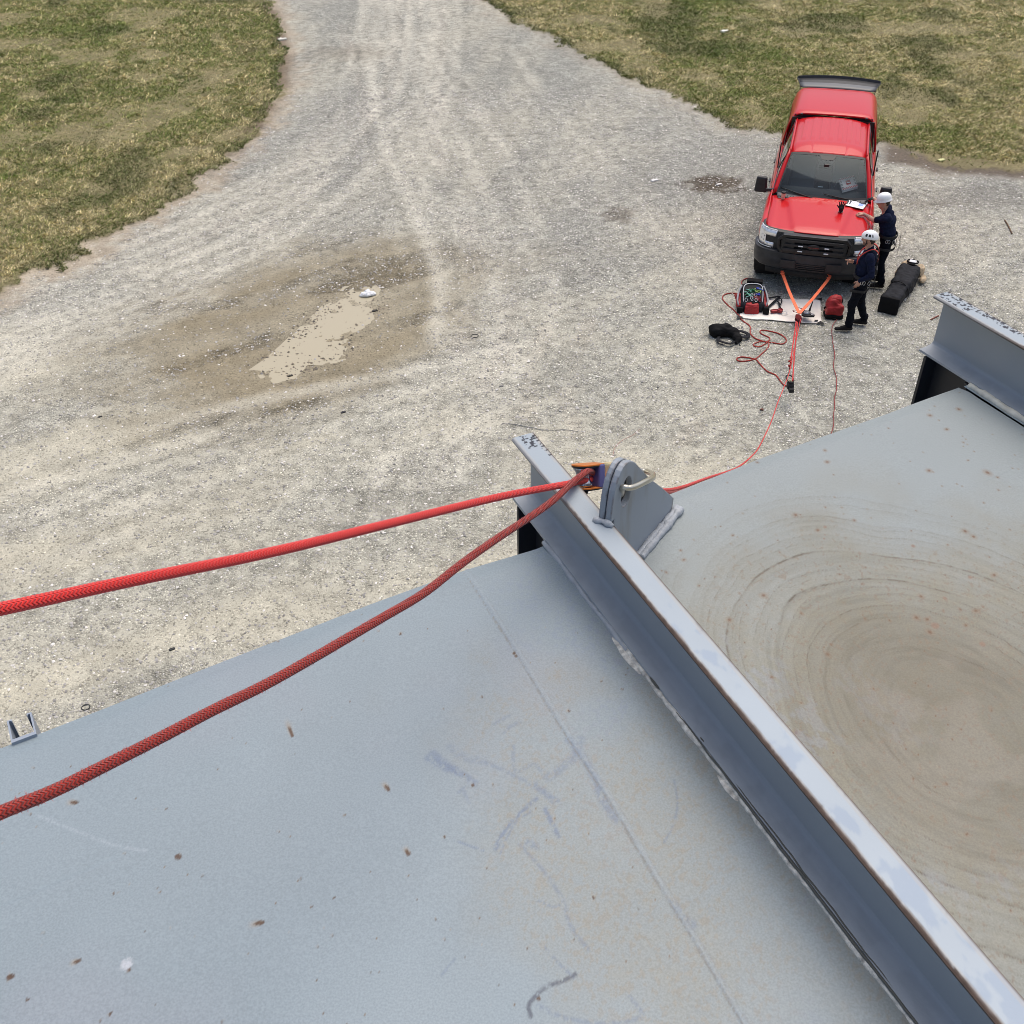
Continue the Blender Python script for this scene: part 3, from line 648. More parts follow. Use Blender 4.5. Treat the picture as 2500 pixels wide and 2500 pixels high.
deck('deck_plate', w1 + .0230, w2 + .02, 3.2, .0026, True, tank)
def coarse(s0, s1):
    o = gridmesh('deck_plate', np.array([[O + s * ed + t * inn + np.array([0, 0, -.001]) for s in (s0, s1)] for t in (0, 3.2)]), DECKM, tank, flip=True); colattr(o, 'col', np.tile([[.232, .286, .318]], (4, 1)))
coarse(-4.5, -1.5532); coarse(w2 + .0235, 5.5)
PAINT = mat('grey_blue_paint', (.27, .315, .375), .45, var=.06, vs=6, bump=.12, bs=260, bd=.001)
# the four walls under the deck
wl = MB(); zb = 0.0
crn = [O + ed * -4.5 - np.array([0, 0, 0]) + inn * .006, O + ed * 5.5 + inn * .006, O + ed * 5.5 + inn * 3.19, O + ed * -4.5 + inn * 3.19]
wl.add([(c[0], c[1], z_) for c in crn for z_ in (-.05, ZP - .012)], [(0, 2, 3, 1), (2, 4, 5, 3), (4, 6, 7, 5), (6, 0, 1, 7)])
wl.build('wall', PAINT, tank)
# channels
def ch_mat():
    m = bpy.data.materials.new('channel_paint'); m.use_nodes = True; t = m.node_tree; b = t.nodes['Principled BSDF']; N = t.nodes.new; Lk = t.links.new
    b.inputs['Roughness'].default_value = .55
    a = N('ShaderNodeAttribute'); a.attribute_name = 'col'; Lk(a.outputs['Color'], b.inputs['Base Color'])
    geo = N('ShaderNodeNewGeometry'); n2 = N('ShaderNodeTexNoise'); n2.inputs['Scale'].default_value = 220; Lk(geo.outputs['Position'], n2.inputs['Vector'])
    bp = N('ShaderNodeBump'); bp.inputs['Strength'].default_value = .2; bp.inputs['Distance'].default_value = .001; Lk(n2.outputs[0], bp.inputs['Height']); Lk(bp.outputs[0], b.inputs['Normal'])
    return m
CHM = ch_mat()
def channel(tip, h, W_, L, seed, chips):
    """C section: web on the far side, both flanges reaching left; tip = right top corner of the free end"""
    r_ = .010; tf = .0085; tw = .006
    # section polygon (x: 0 = web outer face, negative = left, z)
    sec = [(0, 0), (-.004, .0), (-W_ * .5, 0), (-W_ + .004, 0), (-W_, -.003), (-W_ + .001, -tf + .001), (-W_ * .55, -tf - .001), (-tw - r_, -tf - .004), (-tw - .003, -tf - .007), (-tw, -tf - r_ - .004), (-tw, -h * .35), (-tw, -h * .65), (-tw, -h + tf + r_ + .004), (-tw - .003, -h + tf + .007), (-tw - r_, -h + tf + .004), (-W_ * .55, -h + tf + .001), (-W_ + .001, -h + tf - .001), (-W_, -h + .002), (-W_ + .003, -h), (0, -h), (0, -h * .5)]
    # subdivide the flanges for colour detail
    pts = []
    for i in range(len(sec)):
        a = np.array(sec[i]); b = np.array(sec[(i + 1) % len(sec)]); k = max(1, int(np.linalg.norm(b - a) / .0024))
        for j in range(k): pts.append(a + (b - a) * j / k)
    pts = np.array(pts); ls = np.concatenate([np.arange(0, .3, .002), np.arange(.3, L, .0042)]); n = len(pts)
    Lg, K = np.meshgrid(ls, np.arange(n), indexing='ij'); x = pts[:, 0][K]; zz = pts[:, 1][K]
    P = tip + Lg[..., None] * inn + (x)[..., None] * acr; P[..., 2] = tip[2] + zz
    q = fbm(Lg * 1.0, x * 1.0 + zz, 130, 3, seed); q2 = fbm(Lg, x + zz * 2, 9, 3, seed + 5); q3 = fbm(Lg, Lg * 0 + 3., 22, 3, seed + 9)
    C = np.tile(np.array([.330, .360, .390]), Lg.shape + (1,)) * (1 + (q2 - .5) * .10)[..., None]
    top = zz > -.0012
    C[top] = (np.array([.31, .365, .41]) * (1 - sstep(0, 1.2, Lg))[..., None] + np.array([.36, .42, .47]) * sstep(0, 1.2, Lg)[..., None])[top] * (1 + (q2[top] - .5) * .12)[:, None]
    sm = (top * sstep(.54, .66, fbm(Lg * .7, x, 38, 4, seed + 21)) * sstep(.4, .7, Lg))[..., None]; C += (np.array([.235, .305, .41]) - C) * sm * .5
    pale = top & ((np.minimum(-x, W_ + x)) < .006 + .004 * q3); C[pale] = C[pale] * .65 + np.array([.40, .36, .30]) * .35
    er = sstep(.0, .5, Lg) * .55 + .25
    rustw = (.0016 + .0075 * er * er * (.5 + q3))
    dl = W_ + x; dr = -x
    rw = np.maximum(top * sstep(rustw * 1.3, rustw * .5, dl + (q - .5) * .003), np.maximum(((zz <= -.0012) & (zz > -tf - .0005) & (dl < .0035)) * np.clip(er * 1.6, 0, 1), np.maximum(top * sstep(rustw * .6, rustw * .2, dr + (q - .5) * .002), ((x > -.0005) & (zz > -.006)) * er)))
    C += (np.array([.075, .048, .034]) * (.6 + q * .9)[..., None] - C) * rw[..., None]
    if chips:
        for (c0, c1, c2, c3) in chips:
            mk = top & (Lg > c0) & (Lg < c1) & (-x > c2) & (-x < c3) ; fa = sstep(.56, .58, fbm(Lg, x, 190, 3, seed + 31))[..., None] * mk[..., None]; C += (np.array([.012, .016, .03]) - C) * fa
    web = (x > -tw - .02) & (x < -.001) & (zz < -tf) ; 
    bot = (zz < -h + tf + .006) & (zz > -h + .0002); dirty = bot & (x < -.012)
    C[dirty] = C[dirty] * (1 - .07 * sstep(.42, .62, fbm(Lg, x, 45, 3, seed + 41)[dirty]))[:, None]
    idx = np.arange(P.shape[0] * n).reshape(-1, n); Q = np.stack([idx[:-1], np.roll(idx[:-1], -1, 1), np.roll(idx[1:], -1, 1), idx[1:]], -1).reshape(-1, 4)
    o = mesh('channel_beam', P.reshape(-1, 3), Q, CHM, tank, True); colattr(o, 'col', np.clip(C, .005, .9).reshape(-1, 3)); 
    import bmesh
    bm = bmesh.new(); bm.from_mesh(o.data); bm.faces.new([bm.verts[i] for i in range(n)] if False else (bm.verts.ensure_lookup_table() or [bm.verts[i] for i in range(n)])); bmesh.ops.recalc_face_normals(bm, faces=bm.faces); bm.to_mesh(o.data); bm.free()
    o.data.set_sharp_from_angle(angle=R(50)); return o
CW = .0495; CHH = ZT - ZP
tipA = at(1301, 1055.5, ZT); tipB = at(2331.7, 707, ZT)
def refine_tip(tip, foot_px):   # keep the channel foot on the surveyed weld line
    f = at(*foot_px, ZP); d = (f - tip)[:2]; off = d @ acr[:2]; return off
offA = np.mean([(at(x, y, ZT) - tipA)[:2] @ acr[:2] for x, y in [(1396, 1168), (1493, 1282), (1644, 1450), (1907, 1750), (2197, 2077)]])
tipA = tipA + acr * offA * .6
footB = at(2420, 1000, ZP); offB = (footB - tipB)[:2] @ acr[:2] + CW; print('offsets', offA, offB)
tipB = tipB + acr * offB * .35
channel(tipA, CHH, CW, 3.5, 501, [(.0, .05, .0, .034), (.05, .09, .0, .012)])
channel(tipB, CHH, CW, 4.0, 601, [(.0, .10, -.001, .042), (.1, .26, -.001, .020), (.26, .8, .0, .012)])
# stiffener channels standing against the wall under each beam, and the slotted strut far left
DK = mat('shade_dark_channel', (.022, .026, .034), .5, var=.08, vs=5)  # shade under the beam ends is put into this near-black stiffener colour
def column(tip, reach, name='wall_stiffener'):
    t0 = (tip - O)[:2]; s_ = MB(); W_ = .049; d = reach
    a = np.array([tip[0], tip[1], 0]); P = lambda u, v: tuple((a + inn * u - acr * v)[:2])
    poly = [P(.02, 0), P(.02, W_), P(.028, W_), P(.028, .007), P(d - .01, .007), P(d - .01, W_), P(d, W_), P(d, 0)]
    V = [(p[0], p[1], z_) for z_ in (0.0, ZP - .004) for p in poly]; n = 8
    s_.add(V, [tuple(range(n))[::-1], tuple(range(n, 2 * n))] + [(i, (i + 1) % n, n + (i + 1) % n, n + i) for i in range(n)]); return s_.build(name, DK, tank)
def reach(tip):
    e = uv(np.array([tip[0], tip[1], ZP])); return -e[1] - .002
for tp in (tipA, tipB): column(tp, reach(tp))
# beads of weld and cracked sealant along the channel feet
BEAD = mat('cracked_sealant', (.56, .545, .49), .6, var=.45, vs=90, bump=.8, bs=200, bd=.003)
def bead(tip, t0, t1, r0, seed, m=BEAD, off=-.002, name='weld_bead', tstart=None):
    e0 = reach(tip); ts = np.arange(t0, t1, .004); rr = r0 * (.55 + .9 * fbm(ts, ts * 0, 34, 3, seed)); 
    wig = (fbm(ts, ts * 0 + 5., 22, 3, seed + 3) - .5) * .006
    P = tip + (e0 + ts)[:, None] * inn + (-CW + off + wig)[:, None] * acr * 1.0; P[:, 2] = ZP - .0005
    b = MB(); b.tube(P, rr, 7, up=(0, 0, 1)); return b.build(name, m, tank, smooth=True)
BP = mat('painted_weld', (.34, .37, .40), .5, var=.15, vs=60, bump=.6, bs=140, bd=.003)
bead(tipA, .0, .34, .006, 11, BP); bead(tipA, .31, 2.2, .0054, 13, BEAD, -.002)
def crack(tip, t0, t1, off, seed):
    e0 = reach(tip); ts = np.arange(t0, t1, .004); on = fbm(ts, ts * 0, 9, 3, seed) > .45; b = MB(); i = 0
    while i < len(ts):
        if not on[i]: i += 1; continue
        j = i
        while j < len(ts) and on[j]: j += 1
        if j - i > 4:
            q = ts[i:j]; P = tip + (e0 + q)[:, None] * inn + (-CW + off + (fbm(q, q * 0 + 1., 30, 3, seed + 1) - .5) * .003)[:, None] * acr; P[:, 2] = ZP + .0065; b.tube(P, .0022 * np.sqrt(np.clip(np.sin(np.linspace(.05, 3.09, j - i)), .05, 1)), 6, up=(0, 0, 1))
        i = j
    o = b.build('sealant_crack', mat('dark_crack', (.10, .10, .085), .7), tank, smooth=True)
crack(tipA, .32, 2.0, -.0015, 23); crack(tipA, .32, 2.0, .0035, 29)
bead(tipB, .01, .75, .009, 17, mat('pale_sealant', (.56, .55, .47), .6, var=.2, vs=40, bump=.5, bs=90, bd=.003), -.005)
sm = MB()
for (tc, ln, wd) in [(.345, .055, .0085), (.66, .03, .006)]:
    e0 = reach(tipA); ts = np.linspace(-ln, ln, 16); P = tipA + (e0 + tc + ts)[:, None] * inn - (CW + .008) * acr; P[:, 2] = ZP - .001
    sm.tube(P, wd * np.sqrt(np.clip(1 - (ts / ln) ** 2, .01, 1)) * (.7 + .5 * fbm(ts, ts * 0, 80, 2, 9)), 8, up=(0, 0, 1), flat=.35)
sm.build('sealant_patch', BEAD, tank, smooth=True)
# slotted strut on the wall, far left
def strut(pxc, w_):
    s_ = MB(); c = uv(at(pxc, 1770, ZP - .10)); 
    c0 = O + ed * c[0]; eoff = np.interp(c[0], es, eo); c0 = c0 + en * eoff; n_ = np.array([-ed[1], ed[0], 0])
    def wallp(u, v): return c0 + ed * u + n_ * v
    t = .003; D = .050; hw = w_ / 2; lip = .008
    poly = [(-hw, -.004), (-hw, D), (-hw + lip, D), (-hw + lip, D - t * 2.2), (-hw + lip - t * .6, D - t), (-hw + t, D - t), (-hw + t, t), (hw - t, t), (hw - t, D - t), (hw - lip + t * .6, D - t), (hw - lip, D - t * 2.2), (hw - lip, D), (hw, D), (hw, -.004)]
    n = len(poly); V = [tuple(wallp(u, v)[:2]) + (z_,) for z_ in (5.2, ZP - .002) for (u, v) in poly]
    s_.add(V, [tuple(range(n))[::-1], tuple(range(n, 2 * n))] + [(i, (i + 1) % n, n + (i + 1) % n, n + i) for i in range(n)]); return s_
strut(86, .040).build('wall_strut', PAINT, tank)
# ================================================================ LIFTING LUG
LA = at(1640.8, 1245.8, ZP); LB = at(1554.7, 1350, ZP); ld = (LB - LA); LL = np.linalg.norm(ld); ld /= LL; ln_ = np.array([-ld[1], ld[0], 0])
if ln_ @ np.array([1, 0, 0]) > 0: ln_ = -ln_          # thickness grows away from the viewer's right, to the left
lug = empty('lifting_lug_unused') if False else None
out = [(0, -.004), (-.004, .030), (.060, .098), (.128, .166), (.196, .244), (.206, .254), (.217, .262), (.228, .267), (.238, .269), (.247, .268), (.256, .2635), (.264, .256), (.271, .246), (.277, .232), (.281, .215), (.284, .195), (.287, .10), (.287, -.004)]
a0_ = ((tipA - LA) @ acr) / (ld @ acr); print('lug a0', a0_)
out = out[:-2] + [(.287, .1635), (a0_ - .022, .1635), (a0_ - .022, -.004)]
cx, cz_, rx_, rz_ = .229, .200, .019, .033
hole = [(cx + rx_ * math.cos(a), cz_ + rz_ * math.sin(a)) for a in np.linspace(0, 2 * math.pi, 28, endpoint=False)]
import bmesh
def lugplate(o0, th, bulge=0.0):
    bm = bmesh.new(); 
    def P(a, z): return LA + ld * a + ln_ * o0 + np.array([0, 0, z])
    ac_ = min(((tipA - LA - ln_ * q) @ acr) / (ld @ acr) for q in (o0, o0 + th)) + .001; ol = out[:-2] + [(ac_, .1635), (ac_, -.004)]
    vo = [bm.verts.new(P(*p)) for p in ol]; vh = [bm.verts.new(P(*p)) for p in hole]
    eo_ = [bm.edges.new((vo[i], vo[(i + 1) % len(vo)])) for i in range(len(vo))] + [bm.edges.new((vh[i], vh[(i + 1) % len(vh)])) for i in range(len(vh))]
    bmesh.ops.triangle_fill(bm, use_beauty=True, edges=eo_)
    r = bmesh.ops.extrude_face_region(bm, geom=list(bm.faces)); vs = [v for v in r['geom'] if isinstance(v, bmesh.types.BMVert)]
    bmesh.ops.translate(bm, verts=vs, vec=Vector(ln_ * th)); bmesh.ops.recalc_face_normals(bm, faces=bm.faces)
    me = bpy.data.meshes.new('lifting_lug'); bm.to_mesh(me); bm.free(); me.materials.append(LUGM); o = link(bpy.data.objects.new('lifting_lug', me), tank)
    b = o.modifiers.new('b', 'BEVEL'); b.width = .0022; b.segments = 2; b.limit_method = 'ANGLE'; b.angle_limit = R(40); return o
def lug_mat():
    m = bpy.data.materials.new('rust_streaked_lug_paint'); m.use_nodes = True; t = m.node_tree; b = t.nodes['Principled BSDF']; N = t.nodes.new; Lk = t.links.new; b.inputs['Roughness'].default_value = .45
    geo = N('ShaderNodeNewGeometry'); mp = N('ShaderNodeMapping'); mp.inputs['Scale'].default_value = (26, 26, 5); Lk(geo.outputs['Position'], mp.inputs[0])
    n = N('ShaderNodeTexNoise'); n.inputs['Scale'].default_value = 1; n.inputs['Detail'].default_value = 3; Lk(mp.outputs[0], n.inputs['Vector'])
    rp = N('ShaderNodeValToRGB'); Lk(n.outputs[0], rp.inputs[0]); e = rp.color_ramp.elements; e[0].position = .54; e[0].color = (.275, .315, .36, 1); e[1].position = .86; e[1].color = (.20, .185, .14, 1)
    n2 = N('ShaderNodeTexNoise'); n2.inputs['Scale'].default_value = 45; n2.inputs['Detail'].default_value = 4; Lk(geo.outputs['Position'], n2.inputs['Vector'])
    pt = N('ShaderNodeAttribute'); bv = N('ShaderNodeBevel'); bv.inputs['Radius'].default_value = .004
    vm = N('ShaderNodeVectorMath'); vm.operation = 'DOT_PRODUCT'; Lk(bv.outputs[0], vm.inputs[0]); Lk(geo.outputs['True Normal'], vm.inputs[1])
    mr = N('ShaderNodeMapRange'); mr.inputs[1].default_value = .90; mr.inputs[2].default_value = .998; mr.inputs[3].default_value = 1; mr.inputs[4].default_value = 0; Lk(vm.outputs['Value'], mr.inputs[0])
    m2 = N('ShaderNodeMapRange'); m2.inputs[1].default_value = .42; m2.inputs[2].default_value = .56; Lk(n2.outputs[0], m2.inputs[0])
    mu = N('ShaderNodeMath'); mu.operation = 'MULTIPLY'; Lk(mr.outputs[0], mu.inputs[0]); Lk(m2.outputs[0], mu.inputs[1])
    mx = N('ShaderNodeMix'); mx.data_type = 'RGBA'; Lk(mu.outputs[0], mx.inputs[0]); Lk(rp.outputs[0], mx.inputs[6]); mx.inputs[7].default_value = (.11, .06, .035, 1); Lk(mx.outputs[2], b.inputs['Base Color'])
    return m
LUGM = lug_mat()
lugplate(0, .0125); lugplate(.0145, .0115)
b = MB(); ts = np.linspace(-.012, .17, 60)
for off, sd_ in ((-.006, 3), (-.014, 8)):
    P = LA + ld * ts[:, None] + ln_ * off; P[:, 2] = ZP + .001; b.tube(P, .0085 * (.7 + .6 * fbm(ts, ts * 0, 60, 3, sd_)), 8, up=(0, 0, 1))
b.build('weld_bead', BP, tank, smooth=True)
b = MB(); ts = np.linspace(-.006, .034, 14); P = LA + ld * (.289) + ln_ * ts[:, None]; P[:, 2] = ZP + .163 + .002 * np.sin(ts * 140)
b.tube(P, .0062 + .0015 * np.sin(ts * 300), 8);  b.build('weld_bead', BP, tank, smooth=True)
# ================================================================ PULLEY, SHACKLE, NEAR ROPES
def lp(a, z_, o=0.0): return LA + ld * a + ln_ * o + np.array([0, 0, z_])
# shackle / carabiner through the lug hole
STEEL = mat('zinc_steel', (.62, .58, .48), .28, metal=.85, bump=.1, bs=120)
def lugpx(px, py, o):
    r = ray(px, py); C0 = np.array([0, 0, CH]); A0 = LA + ln_ * o; t = ((A0 - C0) @ ln_) / (r @ ln_); return C0 + r * t
k = MB()
hc = lp(cx, cz_ - .012, 0)
pts = [lugpx(1484, 1172, .038), lp(cx, cz_ - .012, .030), lp(cx, cz_ - .012, .012), lugpx(1520, 1190, -.004), lugpx(1534, 1191, -.014), lugpx(1550, 1188, -.020), lugpx(1572, 1178, -.024), lugpx(1588, 1170, -.024), lugpx(1595, 1163, -.018), lugpx(1593, 1157, -.004), lugpx(1584, 1153, .015), lugpx(1570, 1150, .030), lugpx(1545, 1146, .042), lugpx(1510, 1150, .045), lugpx(1488, 1158, .040)]
k.tube(spline(pts, 6), .0056, 10)
sh = k.build('steel_carabiner', STEEL, smooth=True); tag(sh, 'long silver steel carabiner clipped through the hole of the lug', 'carabiner')
pul = empty('rope_pulley', tuple(atd(1420, 1160, 2.03))); tag(pul, 'orange and violet double rope pulley clipped to the steel lug', 'pulley')
def loc(P, o): return np.asarray(P) - np.array(o.location)
pc0 = atd(1425, 1163, 2.02)
ax_in = atd(1487, 1156, 2.07) - atd(1395, 1166, 2.00); ax_in /= np.linalg.norm(ax_in)   # points towards the lug
up_ = np.array([-.10, .42, .90]); up_ -= ax_in * (up_ @ ax_in); up_ /= np.linalg.norm(up_); sd_v = np.cross(up_, ax_in)
Mx = np.stack([ax_in, sd_v, up_], 1)
def pl(x, y, z_): return pc0 + ax_in * x + sd_v * y + up_ * z_ - np.array(pul.location)
ORG = mat('orange_anodised', (.80, .25, .05), .35, metal=.55); VIO = mat('violet_anodised', (.13, .13, .33), .38, metal=.3); BLK = mat('black_metal', (.012, .012, .014), .35)
SIL = mat('polished_sheave', (.55, .56, .60), .15, metal=1)
def plate_out(n=18):
    P = []
    for a in np.linspace(math.pi * .5, math.pi * 1.5, n): P.append((-.002 + .023 * math.cos(a), .023 * math.sin(a)))
    return P + [(.026, -.020), (.046, -.012), (.046, .012), (.026, .020)]
for z_ in (.021, -.0245):
    b = MB(); b.extrude([(x, y) for x, y in plate_out()], .0032, pl(0, 0, z_), (ax_in, sd_v, up_)); b.build('side_plate', ORG, pul, bevel=.0008)
    b = MB(); b.extrude([(x * .97 - .001, y * .95) for x, y in plate_out()], .0022, pl(0, 0, z_ - .0024), (ax_in, sd_v, up_)); b.build('plate_rim', BLK, pul)
prof = [(.004, -.0185), (.0185, -.0185), (.020, -.016), (.016, -.010), (.0135, -.004), (.013, 0), (.0135, .004), (.016, .010), (.020, .016), (.0185, .0185), (.004, .0185)]
b = MB(); b.lathe(prof, pl(-.002, 0, 0), 28, M=Mx); b.build('sheave', SIL, pul, smooth=True)
b = MB(); b.extrude([(.0235, -.021), (.041, -.020), (.041, .020), (.0235, .021)], .047, pl(0, 0, -.0235), (ax_in, sd_v, up_)); b.build('body', VIO, pul, bevel=.003)
b = MB(); b.lathe([(0, -.008), (.009, -.008), (.011, -.002), (.009, .002), (0, .002)], pl(-.002, 0, -.028), 16, M=Mx); b.build('bolt', BLK, pul)
b = MB(); b.extrude([(.041, -.013), (.053, -.009), (.058, .0), (.053, .010), (.041, .014)], .024, pl(0, 0, -.008), (ax_in, sd_v, up_)); b.build('swivel', BLK, pul, bevel=.002)
GOLD = mat('brushed_gold', (.82, .68, .40), .4, metal=.6)
b = MB(); cG = atd(1493, 1148, 2.09); b.box(cG, (.012, .018, .016), M=Mx, rz=0); b.box(cG + ax_in * -.006 - up_ * .022, (.008, .010, .009), M=Mx); gl_ = b.build('gold_connector', GOLD, bevel=.005); tag(gl_, 'faceted gold swivel nut between the violet pulley and the lug', 'connector')
# braided ropes
def rope_mat(name, c1, c2, pitch, rough=.75):
    m = bpy.data.materials.new(name); m.use_nodes = True; t = m.node_tree; b = t.nodes['Principled BSDF']; N = t.nodes.new; Lk = t.links.new
    b.inputs['Roughness'].default_value = rough; b.inputs['Specular IOR Level'].default_value = .25; b.inputs['Sheen Weight'].default_value = .25
    uvn = N('ShaderNodeUVMap'); sp = N('ShaderNodeSeparateXYZ'); Lk(uvn.outputs[0], sp.inputs[0])
    def M_(op, a, b_=None, c=None):
        q = N('ShaderNodeMath'); q.operation = op
        for i, s_ in enumerate((a, b_, c)):
            if s_ is None: continue
            if isinstance(s_, (int, float)): q.inputs[i].default_value = s_
            else: Lk(s_, q.inputs[i])
        return q.outputs[0]
    u = M_('MULTIPLY', sp.outputs[0], 2 * math.pi / pitch); v = M_('MULTIPLY', sp.outputs[1], 2 * math.pi * 10)
    pp = M_('PINGPONG', M_('MULTIPLY', sp.outputs[1], 7.0), .5); s = M_('MULTIPLY', M_('SINE', M_('ADD', u, M_('MULTIPLY', pp, 2 * math.pi * 1.5))), M_('ADD', M_('MULTIPLY', pp, 1.2), .55))
    mr = N('ShaderNodeMapRange'); mr.inputs[1].default_value = -.75; mr.inputs[2].default_value = .5; Lk(s, mr.inputs[0])
    mx = N('ShaderNodeMix'); mx.data_type = 'RGBA'; Lk(mr.outputs[0], mx.inputs[0]); mx.inputs[6].default_value = (*c2, 1); mx.inputs[7].default_value = (*c1, 1); Lk(mx.outputs[2], b.inputs['Base Color'])
    bp = N('ShaderNodeBump'); bp.inputs['Strength'].default_value = .9; bp.inputs['Distance'].default_value = .0025; Lk(mr.outputs[0], bp.inputs['Height']); Lk(bp.outputs[0], b.inputs['Normal'])
    return m
def rope(name, P, r, m, label=None, cat='rope', n=12, parent=None, fuzz=0, fm=None, group=None):
    P = np.asarray(P, float); T = np.gradient(P, axis=0); T /= np.linalg.norm(T, axis=1)[:, None] + 1e-12
    u0 = np.array([0, 0, 1.]); V = []; L = np.concatenate([[0], np.cumsum(np.linalg.norm(np.diff(P, axis=0), axis=1))]); N_ = len(P); AA = []
    for i in range(N_):
        a = np.cross(T[i], u0)
        if np.linalg.norm(a) < 1e-4: a = np.array([1., 0, 0])
        a /= np.linalg.norm(a); b = np.cross(a, T[i]); u0 = b; AA.append((a, b))
        for k_ in range(n + 1):
            t = 2 * math.pi * k_ / n; V.append(P[i] + (a * math.cos(t) + b * math.sin(t)) * r)
    i = np.arange(N_ - 1)[:, None] * (n + 1); k_ = np.arange(n)[None]; Q = np.stack([i + k_, i + k_ + 1, i + n + 2 + k_, i + n + 1 + k_], -1).reshape(-1, 4)
    o = mesh(name, V, Q, m, parent, True); uvl = o.data.uv_layers.new(name='UVMap')
    UV = np.stack([np.repeat(L, n + 1), np.tile(np.arange(n + 1) / n, N_)], 1); uvl.data.foreach_set('uv', UV[Q.ravel()].astype(np.float32).ravel())
    if label: tag(o, label, cat, group)
    if fuzz:
        rg = np.random.default_rng(2); FV = []; FF = []
        for j in range(fuzz):
            i = rg.integers(2, N_ - 2); a, b = AA[i]; t = rg.random() * 6.28; d = a * math.cos(t) + b * math.sin(t); p = P[i] + d * r * .9 + T[i] * (rg.random() - .5) * .01
            q = p + d * (.001 + .0035 * rg.random() ** 2) + T[i] * (rg.random() - .5) * .005; s_ = T[i] * .0003; k0 = len(FV); FV += [p - s_, p + s_, q]; FF.append((k0, k0 + 1, k0 + 2))
        mesh('fuzz', FV, np.array(FF), fm or m, o)['kind'] = 'stuff'
    return o
RED = rope_mat('bright_red_braid', (.95, .040, .030), (.62, .016, .016), .0048); DRED = rope_mat('dark_red_braid', (.42, .030, .018), (.21, .015, .011), .0048)
def invz(pts, d0, d1, n=5):
    P = spline(np.array(pts, float), n); x0, x1 = P[0, 0], P[-1, 0]; return np.array([atd(x, y, 1 / (1 / d0 + (1 / d1 - 1 / d0) * (x - x0) / (x1 - x0))) for x, y in P])
def wraps(zoff, start, r):
    """half turn round the sheave on its far side"""
    return [pl(-.020 + .026 * math.cos(a), .026 * math.sin(a), zoff) + np.array(pul.location) for a in np.linspace(start, start + 2.4, 10)]
A_ = invz([(-220, 1532), (0, 1487), (194, 1445), (518, 1376), (776, 1324), (1035, 1257), (1229, 1211), (1372, 1184), (1438, 1172)], .86, 2.02)
Bp = invz([(-200, 2078), (0, 1985), (129, 1932), (259, 1868), (388, 1803), (518, 1735), (647, 1672), (776, 1600), (841, 1562), (932, 1509), (1035, 1448), (1126, 1377), (1203, 1322), (1294, 1262), (1350, 1222), (1392, 1183), (1418, 1162), (1436, 1150)], .86, 2.00)
PP = atd(1440, 1158, 2.06)
Gd = at(1914, 945, 1.06); dd = (PP - Gd)[:2]; dd /= np.linalg.norm(dd); NN = np.array([-dd[1], dd[0]])
def onpl(px, py):
    r = ray(px, py); t = (Gd[:2] @ NN) / (r[:2] @ NN); return np.array([0, 0, CH]) + r * t
# haul line and belay line come up from the ground behind the deck edge, round the pulley and back to the left
tailA = [np.array(p) for p in (PP + np.array([.0, .01, -.012]),)] + [onpl(1560, 1186) if False else atd(1500, 1190, 2.25), onpl(1620, 1197), onpl(1670, 1188)]
haul = [onpl(1725, 1168), onpl(1799, 1142), onpl(1834, 1115), onpl(1855, 1088), onpl(1883, 1029), onpl(1899, 982), onpl(1914, 945)]
RIG = at(1953, 772, .26)
RA = spline(np.vstack([A_[::6], [atd(1447, 1168, 2.05)], [np.array(t) for t in tailA], haul, [at(1928, 905, .55), at(1944, 830, .34), RIG + np.array([-.02, -.12, 0])]]), 6)
ra = rope('climbing_rope', RA, .0064, RED, 'bright red braided rope running taut from the pulley to the upper left', group='red rescue ropes')
GROUNDB = [(1700 + x * .31056, 600 + y * .31056) for x, y in [(1080, 1400), (1080, 1320), (1088, 1260), (1085, 1200), (1100, 1140), (1102, 1080), (1098, 1020), (1082, 970), (1080, 920), (1088, 860), (1080, 800), (1072, 760), (1074, 740), (1066, 700), (1068, 640), (1085, 605), (1105, 580)]]
near_b = spline(np.vstack([Bp[::5], [atd(1446, 1153, 2.03), atd(1450, 1163, 2.05), atd(1448, 1176, 2.06)], [atd(1500, 1193, 2.26), atd(1600, 1203, 2.7), onpl(1664, 1193) + np.array([.03, 0, 0]), at(1800, 1150, 4.0), at(1960, 1096, 1.4), at(2020, 1074, .3), at(2030, 1056, .02)], [at(*q, .02) for q in GROUNDB]]), 6)
rb = rope('climbing_rope', near_b, .0066, DRED, 'dark red fuzzy braided rope sagging from the pulley to the lower left', fuzz=0)

# loose fibres only where the worn rope passes close by
rg = np.random.default_rng(2); P = spline(Bp[::5], 6); T = np.gradient(P, axis=0); T /= np.linalg.norm(T, axis=1)[:, None]; FV = []; FF = []
for j in range(2600):
    i = rg.integers(1, len(P) - 2); f = rg.random(); p0 = P[i] * (1 - f) + P[i + 1] * f; a = np.cross(T[i], (0, 0, 1.)); a /= np.linalg.norm(a); b_ = np.cross(a, T[i]); t = rg.random() * 6.28; d = a * math.cos(t) + b_ * math.sin(t)
    p = p0 + d * .0060; q = p + d * (.001 + .0042 * rg.random() ** 2) + T[i] * (rg.random() - .5) * .005; s_ = T[i] * .0003; k0 = len(FV); FV += [p - s_, p + s_, q]; FF.append((k0, k0 + 1, k0 + 2))
fz = mesh('fuzz', FV, np.array(FF), mat('red_fibres', (.45, .05, .04), .8), rb); fz['kind'] = 'stuff'
